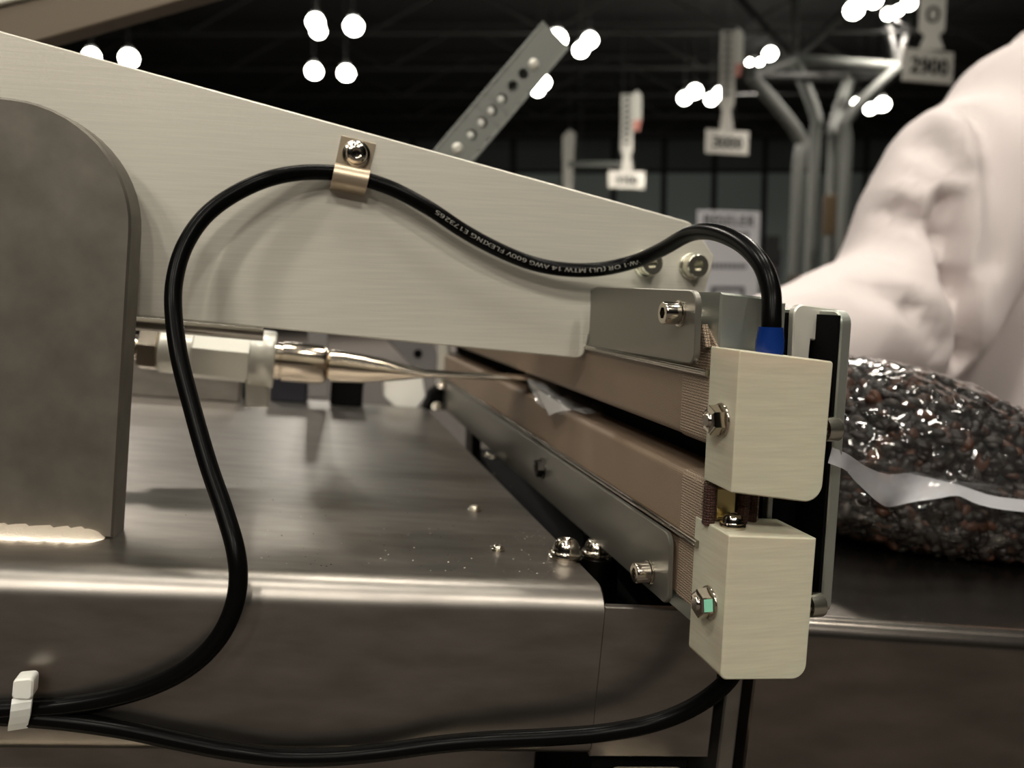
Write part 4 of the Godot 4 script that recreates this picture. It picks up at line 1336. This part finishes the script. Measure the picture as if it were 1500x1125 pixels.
func bag_point(u: float, v: float, out: float) -> Vector3:
	# u goes round (from the right, towards the front), v from the bottom (-1) to the top (1)
	var ang := TAU * u
	var lat := v * PI / 2.0
	var c := signf(cos(ang)) * pow(absf(cos(ang)), 0.55)
	var s := signf(sin(ang)) * pow(absf(sin(ang)), 0.55)
	var flat := pow(cos(lat), 0.62 if v >= 0.0 else 0.34)
	var x := 0.328 + (0.142 + out) * c * flat
	var z := -0.388 + (0.085 + out) * s * flat
	var left := clampf((x - 0.186) / 0.284, 0.0, 1.0)
	var top := lerpf(0.090, 0.015, smoothstep(0.0, 0.92, left)) * (1.0 - 0.25 * pow(1.0 - smoothstep(0.0, 0.14, left), 2.0))
	var seam := lerpf(0.024, 0.014, smoothstep(0.0, 0.5, left))
	var y: float
	if v >= 0.0:
		y = seam + (top - seam + out) * pow(sin(lat), 0.85)
	else:
		y = seam - (seam - TABLE) * pow(absf(sin(lat)), 0.8) * 0.985
	return Vector3(x, maxf(y, TABLE + 0.0006), z)


func bag() -> void:
	var o := thing("bag_of_beans", "clear plastic bag packed with glossy dark brown beans on the side cabinet", "bag", ID, Vector3(0.305, TABLE, -0.385))
	var mb := MB.new()
	mb.grid(64, 32, func(u: float, v: float) -> Vector3: return bag_point(-u, v * 2.0 - 1.0, -0.0035), false, true)
	part("bean_mass", mb, M.bean_core, o)
	# the beans that show through the film
	var bean := SphereMesh.new()
	bean.radius = 0.5
	bean.height = 1.0
	bean.radial_segments = 12
	bean.rings = 6
	bean.material = M.bean
	var mm := MultiMesh.new()
	mm.transform_format = MultiMesh.TRANSFORM_3D
	mm.use_colors = true
	mm.mesh = bean
	var places := []
	for i in 6600:
		var p := bag_point(rng.randf(), asin(rng.randf_range(-0.96, 1.0)) / (PI / 2.0), rng.randf_range(-0.0052, -0.0020))
		places.append(p)
	mm.instance_count = places.size()
	for i in places.size():
		var big := rng.randf_range(0.7, 1.25)
		var b := Basis.from_euler(Vector3(rng.randf() * TAU, rng.randf() * TAU, rng.randf() * TAU)) * Basis.from_scale(Vector3(0.0085, 0.0060, 0.0046) * big)
		mm.set_instance_transform(i, Transform3D(b, places[i] - org[o]))
		var dark := Color(0.012, 0.009, 0.008)
		if rng.randf() < 0.22:
			dark = Color(0.060, 0.028, 0.018) * rng.randf_range(0.4, 1.1)
		elif rng.randf() < 0.2:
			dark = Color(0.03, 0.026, 0.023) * rng.randf_range(0.5, 1.2)
		mm.set_instance_color(i, Color(dark.r, dark.g, dark.b, 1))
	var mi := MultiMeshInstance3D.new()
	mi.name = "beans"
	mi.multimesh = mm
	mi.set_meta("kind", "stuff")
	o.add_child(mi, true)
	# the film, shrunk over the beans into bumps and wrinkles
	var cell := FastNoiseLite.new()
	cell.noise_type = FastNoiseLite.TYPE_CELLULAR
	cell.frequency = 105.0
	cell.fractal_type = FastNoiseLite.FRACTAL_NONE
	cell.cellular_return_type = FastNoiseLite.RETURN_DISTANCE
	cell.seed = 3
	var ridge := FastNoiseLite.new()
	ridge.noise_type = FastNoiseLite.TYPE_SIMPLEX_SMOOTH
	ridge.fractal_type = FastNoiseLite.FRACTAL_RIDGED
	ridge.frequency = 34.0
	ridge.fractal_octaves = 2
	ridge.seed = 5
	mb = MB.new()
	mb.grid(300, 150, func(u: float, v: float) -> Vector3:
		var p := bag_point(-u, v * 2.0 - 1.0, 0.0)
		var bump := -0.0019 * (cell.get_noise_3dv(p) + 1.0) + 0.0021 * ridge.get_noise_3dv(p * Vector3(1, 0.8, 1))
		return bag_point(-u, v * 2.0 - 1.0, 0.0010 + bump), false, true)
	part("bag_film", mb, M.film, o, "shiny wrinkled clear film")
	# the sealed flap that stands off the front like a wavy ribbon
	var upper := spline(PackedVector3Array([Vector3(0.1225, 0.0563, -0.2090), Vector3(0.1356, 0.0525, -0.2220), Vector3(0.1568, 0.0453, -0.2460), Vector3(0.1844, 0.0378, -0.2750), Vector3(0.2045, 0.0356, -0.2920), Vector3(0.2217, 0.0328, -0.2990), Vector3(0.2367, 0.0302, -0.3020), Vector3(0.2497, 0.0271, -0.3020), Vector3(0.2657, 0.0260, -0.3020), Vector3(0.3003, 0.0244, -0.3040), Vector3(0.3434, 0.0219, -0.3060)]), 6)
	var lower := spline(PackedVector3Array([Vector3(0.1201, 0.0523, -0.2060), Vector3(0.1327, 0.0484, -0.2180), Vector3(0.1525, 0.0398, -0.2400), Vector3(0.1759, 0.0291, -0.2660), Vector3(0.1950, 0.0239, -0.2830), Vector3(0.2112, 0.0263, -0.2890), Vector3(0.2249, 0.0284, -0.2900), Vector3(0.2375, 0.0249, -0.2900), Vector3(0.2537, 0.0236, -0.2910), Vector3(0.2913, 0.0219, -0.2940), Vector3(0.3342, 0.0191, -0.2970)]), 6)
	mb = MB.new()
	var steps := upper.size() - 1
	mb.grid(steps, 6, func(u: float, v: float) -> Vector3:
		var i := int(round(u * steps))
		return upper[i].lerp(lower[i], v) + Vector3(0, 0, 0.0016 * sin(u * 26.0) * v), true)
	part("seal_flap", mb, M.flap_film, o, "milky flat sealed flap of the bag")
	# clear film between the flap and the filled part
	mb = MB.new()
	mb.grid(steps, 5, func(u: float, v: float) -> Vector3:
		var s := bag_point(lerpf(0.47, 0.13, pow(u, 0.8)), 0.10, 0.0006)
		return upper[int(round(u * steps))].lerp(s, v) + Vector3(0, 0.0012 * sin(u * 40.0) * sin(v * PI), 0), true)
	part("film_neck", mb, M.film, o)


# ---------------------------------------------------------------- the person in the white coat
func cap(p: Vector3, a: Vector3, b: Vector3, ra: float, rb: float) -> float:
	var ab := b - a
	var h := clampf((p - a).dot(ab) / ab.length_squared(), 0.0, 1.0)
	return (p - a - ab * h).length() - lerpf(ra, rb, h)


func smin(a: float, b: float, k: float) -> float:
	var h := maxf(k - absf(a - b), 0.0) / k
	return minf(a, b) - h * h * k * 0.25


# surface nets of a field over a box
func nets(lo: Vector3, hi: Vector3, cell: float, field: Callable, mb: MB) -> void:
	var nx := int(ceil((hi.x - lo.x) / cell))
	var ny := int(ceil((hi.y - lo.y) / cell))
	var nz := int(ceil((hi.z - lo.z) / cell))
	var f := PackedFloat32Array()
	f.resize((nx + 1) * (ny + 1) * (nz + 1))
	var sx := 1
	var sy := nx + 1
	var sz := (nx + 1) * (ny + 1)
	for k in nz + 1:
		for j in ny + 1:
			var i := 0
			while i <= nx:
				var d: float = field.call(lo + Vector3(i, j, k) * cell)
				f[i + j * sy + k * sz] = d
				# far outside or inside, the next few cells cannot cross the surface
				var skip := int((absf(d) * 0.8 - cell * 2.0) / cell)
				var s := 1
				while s <= skip and i + s <= nx:
					f[i + s + j * sy + k * sz] = d
					s += 1
				i += s
	var verts := {}
	for k in nz:
		for j in ny:
			for i in nx:
				var at := i + j * sy + k * sz
				var inside := 0
				for c in 8:
					if f[at + (c & 1) + ((c >> 1) & 1) * sy + ((c >> 2) & 1) * sz] < 0.0:
						inside += 1
				if inside == 0 or inside == 8:
					continue
				var sum := Vector3.ZERO
				var count := 0
				for e in [[0, 1], [2, 3], [4, 5], [6, 7], [0, 2], [1, 3], [4, 6], [5, 7], [0, 4], [1, 5], [2, 6], [3, 7]]:
					var a: int = e[0]
					var b: int = e[1]
					var pa := Vector3(a & 1, (a >> 1) & 1, (a >> 2) & 1)
					var pb := Vector3(b & 1, (b >> 1) & 1, (b >> 2) & 1)
					var fa := f[at + int(pa.x) + int(pa.y) * sy + int(pa.z) * sz]
					var fb := f[at + int(pb.x) + int(pb.y) * sy + int(pb.z) * sz]
					if (fa < 0.0) != (fb < 0.0):
						sum += pa.lerp(pb, fa / (fa - fb))
						count += 1
				verts[at] = lo + (Vector3(i, j, k) + sum / count) * cell
	var normals := {}
	for at in verts:
		var p: Vector3 = verts[at]
		var e := cell * 0.5
		normals[at] = Vector3(field.call(p + Vector3(e, 0, 0)) - field.call(p - Vector3(e, 0, 0)), field.call(p + Vector3(0, e, 0)) - field.call(p - Vector3(0, e, 0)), field.call(p + Vector3(0, 0, e)) - field.call(p - Vector3(0, 0, e))).normalized()
	for k in range(1, nz):
		for j in range(1, ny):
			for i in range(1, nx):
				var at := i + j * sy + k * sz
				for ax in [[sx, sy, sz], [sy, sz, sx], [sz, sx, sy]]:
					if (f[at] < 0.0) != (f[at + ax[0]] < 0.0):
						var q: Array = [at, at - ax[1], at - ax[1] - ax[2], at - ax[2]]
						if verts.has(q[0]) and verts.has(q[1]) and verts.has(q[2]) and verts.has(q[3]):
							mb.quad(verts[q[0]], verts[q[1]], verts[q[2]], verts[q[3]], normals[q[0]], normals[q[1]], normals[q[2]], normals[q[3]])


func person() -> void:
	var foot := Vector3(0.82, -1.0, -0.95)
	var o := thing("person", "person in a loose white coat leaning an arm behind the bag at right", "person", ID, foot)
	var shoulder := SHOULDER
	var elbow := ELBOW
	var wrist := WRIST
	var far_shoulder := shoulder + Vector3(0.40, 0.0, -0.06)
	var far_elbow := far_shoulder + Vector3(0.05, -0.30, -0.02)
	var far_wrist := far_elbow + Vector3(-0.04, -0.22, 0.10)
	var chest := (shoulder + far_shoulder) / 2.0 + Vector3(0, -0.10, -0.02)
	var hips := Vector3(chest.x + 0.02, -0.12, chest.z)
	var neck := (shoulder + far_shoulder) / 2.0 + Vector3(0, 0.07, -0.01)
	# head, neck and hands: one skin mesh per grid, joined
	var head := neck + Vector3(-0.03, 0.19, 0.05)
	var mb := MB.new()
	nets(head - Vector3(0.12, 0.26, 0.14), head + Vector3(0.12, 0.15, 0.15), 0.006, func(p: Vector3) -> float:
		var q := p - head
		var d := ((q * Vector3(1.0 / 0.075, 1.0 / 0.115, 1.0 / 0.095)).length() - 1.0) * 0.075
		d = smin(d, cap(q, Vector3(0, -0.05, 0.03), Vector3(0, -0.085, 0.045), 0.055, 0.038), 0.04)
		d = smin(d, cap(q, Vector3(0, 0.012, 0.092), Vector3(0, -0.025, 0.108), 0.010, 0.014), 0.012)
		d = smin(d, cap(q, Vector3(-0.02, -0.058, 0.078), Vector3(0.02, -0.058, 0.078), 0.008, 0.008), 0.008)
		for s in [-1.0, 1.0]:
			d = smin(d, cap(q, Vector3(0.075 * s, 0.015, -0.005), Vector3(0.08 * s, -0.03, 0.0), 0.014, 0.010), 0.006)
			d = maxf(d, -((q - Vector3(0.03 * s, 0.012, 0.100)).length() - 0.013))
		return smin(d, cap(q, Vector3(0, -0.08, -0.01), Vector3(0, -0.27, -0.03), 0.055, 0.062), 0.04), mb)
	for s in [[wrist, (wrist - elbow).normalized(), 1.0], [far_wrist, (far_wrist - far_elbow).normalized(), -1.0]]:
		hand(s[0], s[1], s[2], mb)
	part("body", mb, M.skin, o)
	mb = MB.new()
	nets(head - Vector3(0.12, 0.10, 0.14), head + Vector3(0.12, 0.16, 0.12), 0.008, func(p: Vector3) -> float:
		var q := p - head
		var d := ((q * Vector3(1.0 / 0.084, 1.0 / 0.124, 1.0 / 0.104)).length() - 1.0) * 0.08
		return maxf(d, maxf(0.035 - q.y + minf(0.0, (q.z + 0.01)) * 0.9, q.z - 0.085)), mb)
	part("hair", mb, M.hair, o)
	# the coat: torso, skirt and sleeves as one field, with folds
	var fold := FastNoiseLite.new()
	fold.noise_type = FastNoiseLite.TYPE_SIMPLEX_SMOOTH
	fold.fractal_type = FastNoiseLite.FRACTAL_RIDGED
	fold.frequency = 5.2
	fold.fractal_octaves = 2
	fold.seed = 11
	# each: two ends, width, depth (below zero stands out)
	var creases := [
		[Vector2(0.5254, 0.2228), Vector2(0.5352, 0.1445), 0.014, 0.036], [Vector2(0.5352, 0.1445), Vector2(0.5609, 0.0793), 0.014, 0.036],
		[Vector2(0.5592, 0.3239), Vector2(0.5669, 0.1742), 0.016, 0.016], [Vector2(0.5397, 0.3086), Vector2(0.5464, 0.1722), 0.018, -0.006],
		[Vector2(0.4798, 0.2179), Vector2(0.5289, 0.1903), 0.011, 0.008], [Vector2(0.4880, 0.2350), Vector2(0.5257, 0.2110), 0.011, -0.006],
		[Vector2(0.5097, 0.3432), Vector2(0.5122, 0.2893), 0.012, 0.006], [Vector2(0.5122, 0.2893), Vector2(0.5319, 0.2561), 0.012, 0.008], [Vector2(0.5252, 0.3452), Vector2(0.5407, 0.2700), 0.013, -0.006],
		[Vector2(0.4174, 0.1304), Vector2(0.4728, 0.1176), 0.010, 0.007], [Vector2(0.4728, 0.1176), Vector2(0.5212, 0.0863), 0.010, 0.009], [Vector2(0.4471, 0.1462), Vector2(0.5230, 0.1234), 0.011, -0.005],
	]
	var coat := func(p: Vector3) -> float:
		var q := p - chest
		var d := ((q * Vector3(1.0 / 0.235, 1.0 / 0.33, 1.0 / 0.135)).length() - 1.0) * 0.135
		d = smin(d, cap(p, chest, hips, 0.15, 0.16), 0.12)
		d = smin(d, cap(p, hips + Vector3(-0.07, 0, 0), hips + Vector3(-0.08, -0.40, 0.0), 0.125, 0.15), 0.1)
		d = smin(d, cap(p, hips + Vector3(0.07, 0, 0), hips + Vector3(0.08, -0.40, 0.0), 0.125, 0.15), 0.1)
		d = smin(d, cap(p, neck + Vector3(0, -0.03, 0), neck + Vector3(0, -0.09, 0), 0.075, 0.11), 0.08)
		d = smin(d, cap(p, shoulder, shoulder.lerp(far_shoulder, 0.35) + Vector3(0, 0.02, 0), 0.075, 0.09), 0.06)
		d = smin(d, cap(p, far_shoulder, shoulder.lerp(far_shoulder, 0.65) + Vector3(0, 0.02, 0), 0.075, 0.09), 0.06)
		var arm := smin(cap(p, shoulder, elbow, 0.086, 0.080), cap(p, elbow, wrist, 0.080, 0.052), 0.02)
		arm = smin(arm, cap(p, Vector3(0.5725, 0.2625, -0.8100), Vector3(0.5563, 0.2203, -0.8050), 0.070, 0.072), 0.05)
		d = smin(d, arm, 0.025)
		d = smin(d, smin(cap(p, far_shoulder, far_elbow, 0.082, 0.070), cap(p, far_elbow, far_wrist, 0.070, 0.048), 0.03), 0.03)
		if absf(d) < 0.09:
			# folds: creases and ridges of the cloth, then slight unevenness
			var e := Vector2(p.x, p.y)
			var front := smoothstep(-0.81, -0.77, p.z)   # they lie on the front of the coat
			for c in creases:
				var f: Vector2 = Geometry2D.get_closest_point_to_segment(e, c[0], c[1])
				var far := e.distance_to(f) / float(c[2])
				if far < 2.6:
					d += float(c[3]) * exp(-far * far) * front
			d -= 0.005 * fold.get_noise_3d(p.x, p.y * 0.6, p.z)
		return d
	mb = MB.new()
	nets(Vector3(wrist.x - 0.08, -0.62, chest.z - 0.24), Vector3(far_shoulder.x + 0.22, neck.y + 0.05, maxf(wrist.z, chest.z) + 0.24), 0.0125, coat, mb)
	part("white_coat", mb, M.coat, o)
	mb = MB.new()
	for s in [-1.0, 1.0]:
		mb.tube(PackedVector3Array([hips + Vector3(0.09 * s, -0.30, 0), hips + Vector3(0.10 * s, -0.6, 0.01), Vector3(hips.x + 0.11 * s, -0.94, hips.z)]), 0.07, 14, Vector3(0, 0, 1), [0.085, 0.07, 0.055], [0.085, 0.07, 0.055])
	part("trousers", mb, M.trousers, o)
	mb = MB.new()
	for s in [-1.0, 1.0]:
		mb.tube(PackedVector3Array([Vector3(hips.x + 0.11 * s, -0.962, hips.z - 0.07), Vector3(hips.x + 0.11 * s, -0.955, hips.z), Vector3(hips.x + 0.11 * s, -0.962, hips.z + 0.12), Vector3(hips.x + 0.11 * s, -0.975, hips.z + 0.18)]), 0.04, 14, Vector3.UP, [0.036, 0.04, 0.046, 0.03], [0.036, 0.045, 0.036, 0.02])
	part("shoes", mb, M.rubber, o)


# a relaxed hand: a palm, four bent fingers and a thumb
func hand(at: Vector3, dir: Vector3, s: float, mb: MB) -> void:
	var across := dir.cross(Vector3.UP).normalized()
	var down := across.cross(dir).normalized() * -1.0
	var chains := []
	for k in 4:
		var root := at + dir * 0.085 + across * (k - 1.5) * 0.020
		var long: float = [0.065, 0.076, 0.072, 0.058][k]
		var m := root + dir * long * 0.5 + down * 0.008
		var tip := m + dir * long * 0.42 + down * 0.022
		chains.append([root - dir * 0.02, root, m, tip])
	var t0 := at + dir * 0.03 - across * 0.032 * s
	chains.append([at + dir * 0.02, t0, t0 + dir * 0.032 - across * 0.016 * s + down * 0.01, t0 + dir * 0.058 - across * 0.014 * s + down * 0.018])
	nets(at - Vector3(0.14, 0.09, 0.14) + dir * 0.07, at + Vector3(0.14, 0.08, 0.14) + dir * 0.07, 0.005, func(p: Vector3) -> float:
		var d := cap(p, at - dir * 0.05, at + dir * 0.02, 0.030, 0.027)
		d = smin(d, cap(p, at + dir * 0.03 - across * 0.018, at + dir * 0.085 - across * 0.026, 0.017, 0.015), 0.02)
		d = smin(d, cap(p, at + dir * 0.03 + across * 0.018, at + dir * 0.085 + across * 0.026, 0.017, 0.015), 0.02)
		for c in chains:
			var f := 1e9
			for i in 3:
				f = smin(f, cap(p, c[i], c[i + 1], 0.0098 - 0.0006 * i, 0.0092 - 0.0008 * i), 0.004)
			d = smin(d, f, 0.006)
		return d, mb)
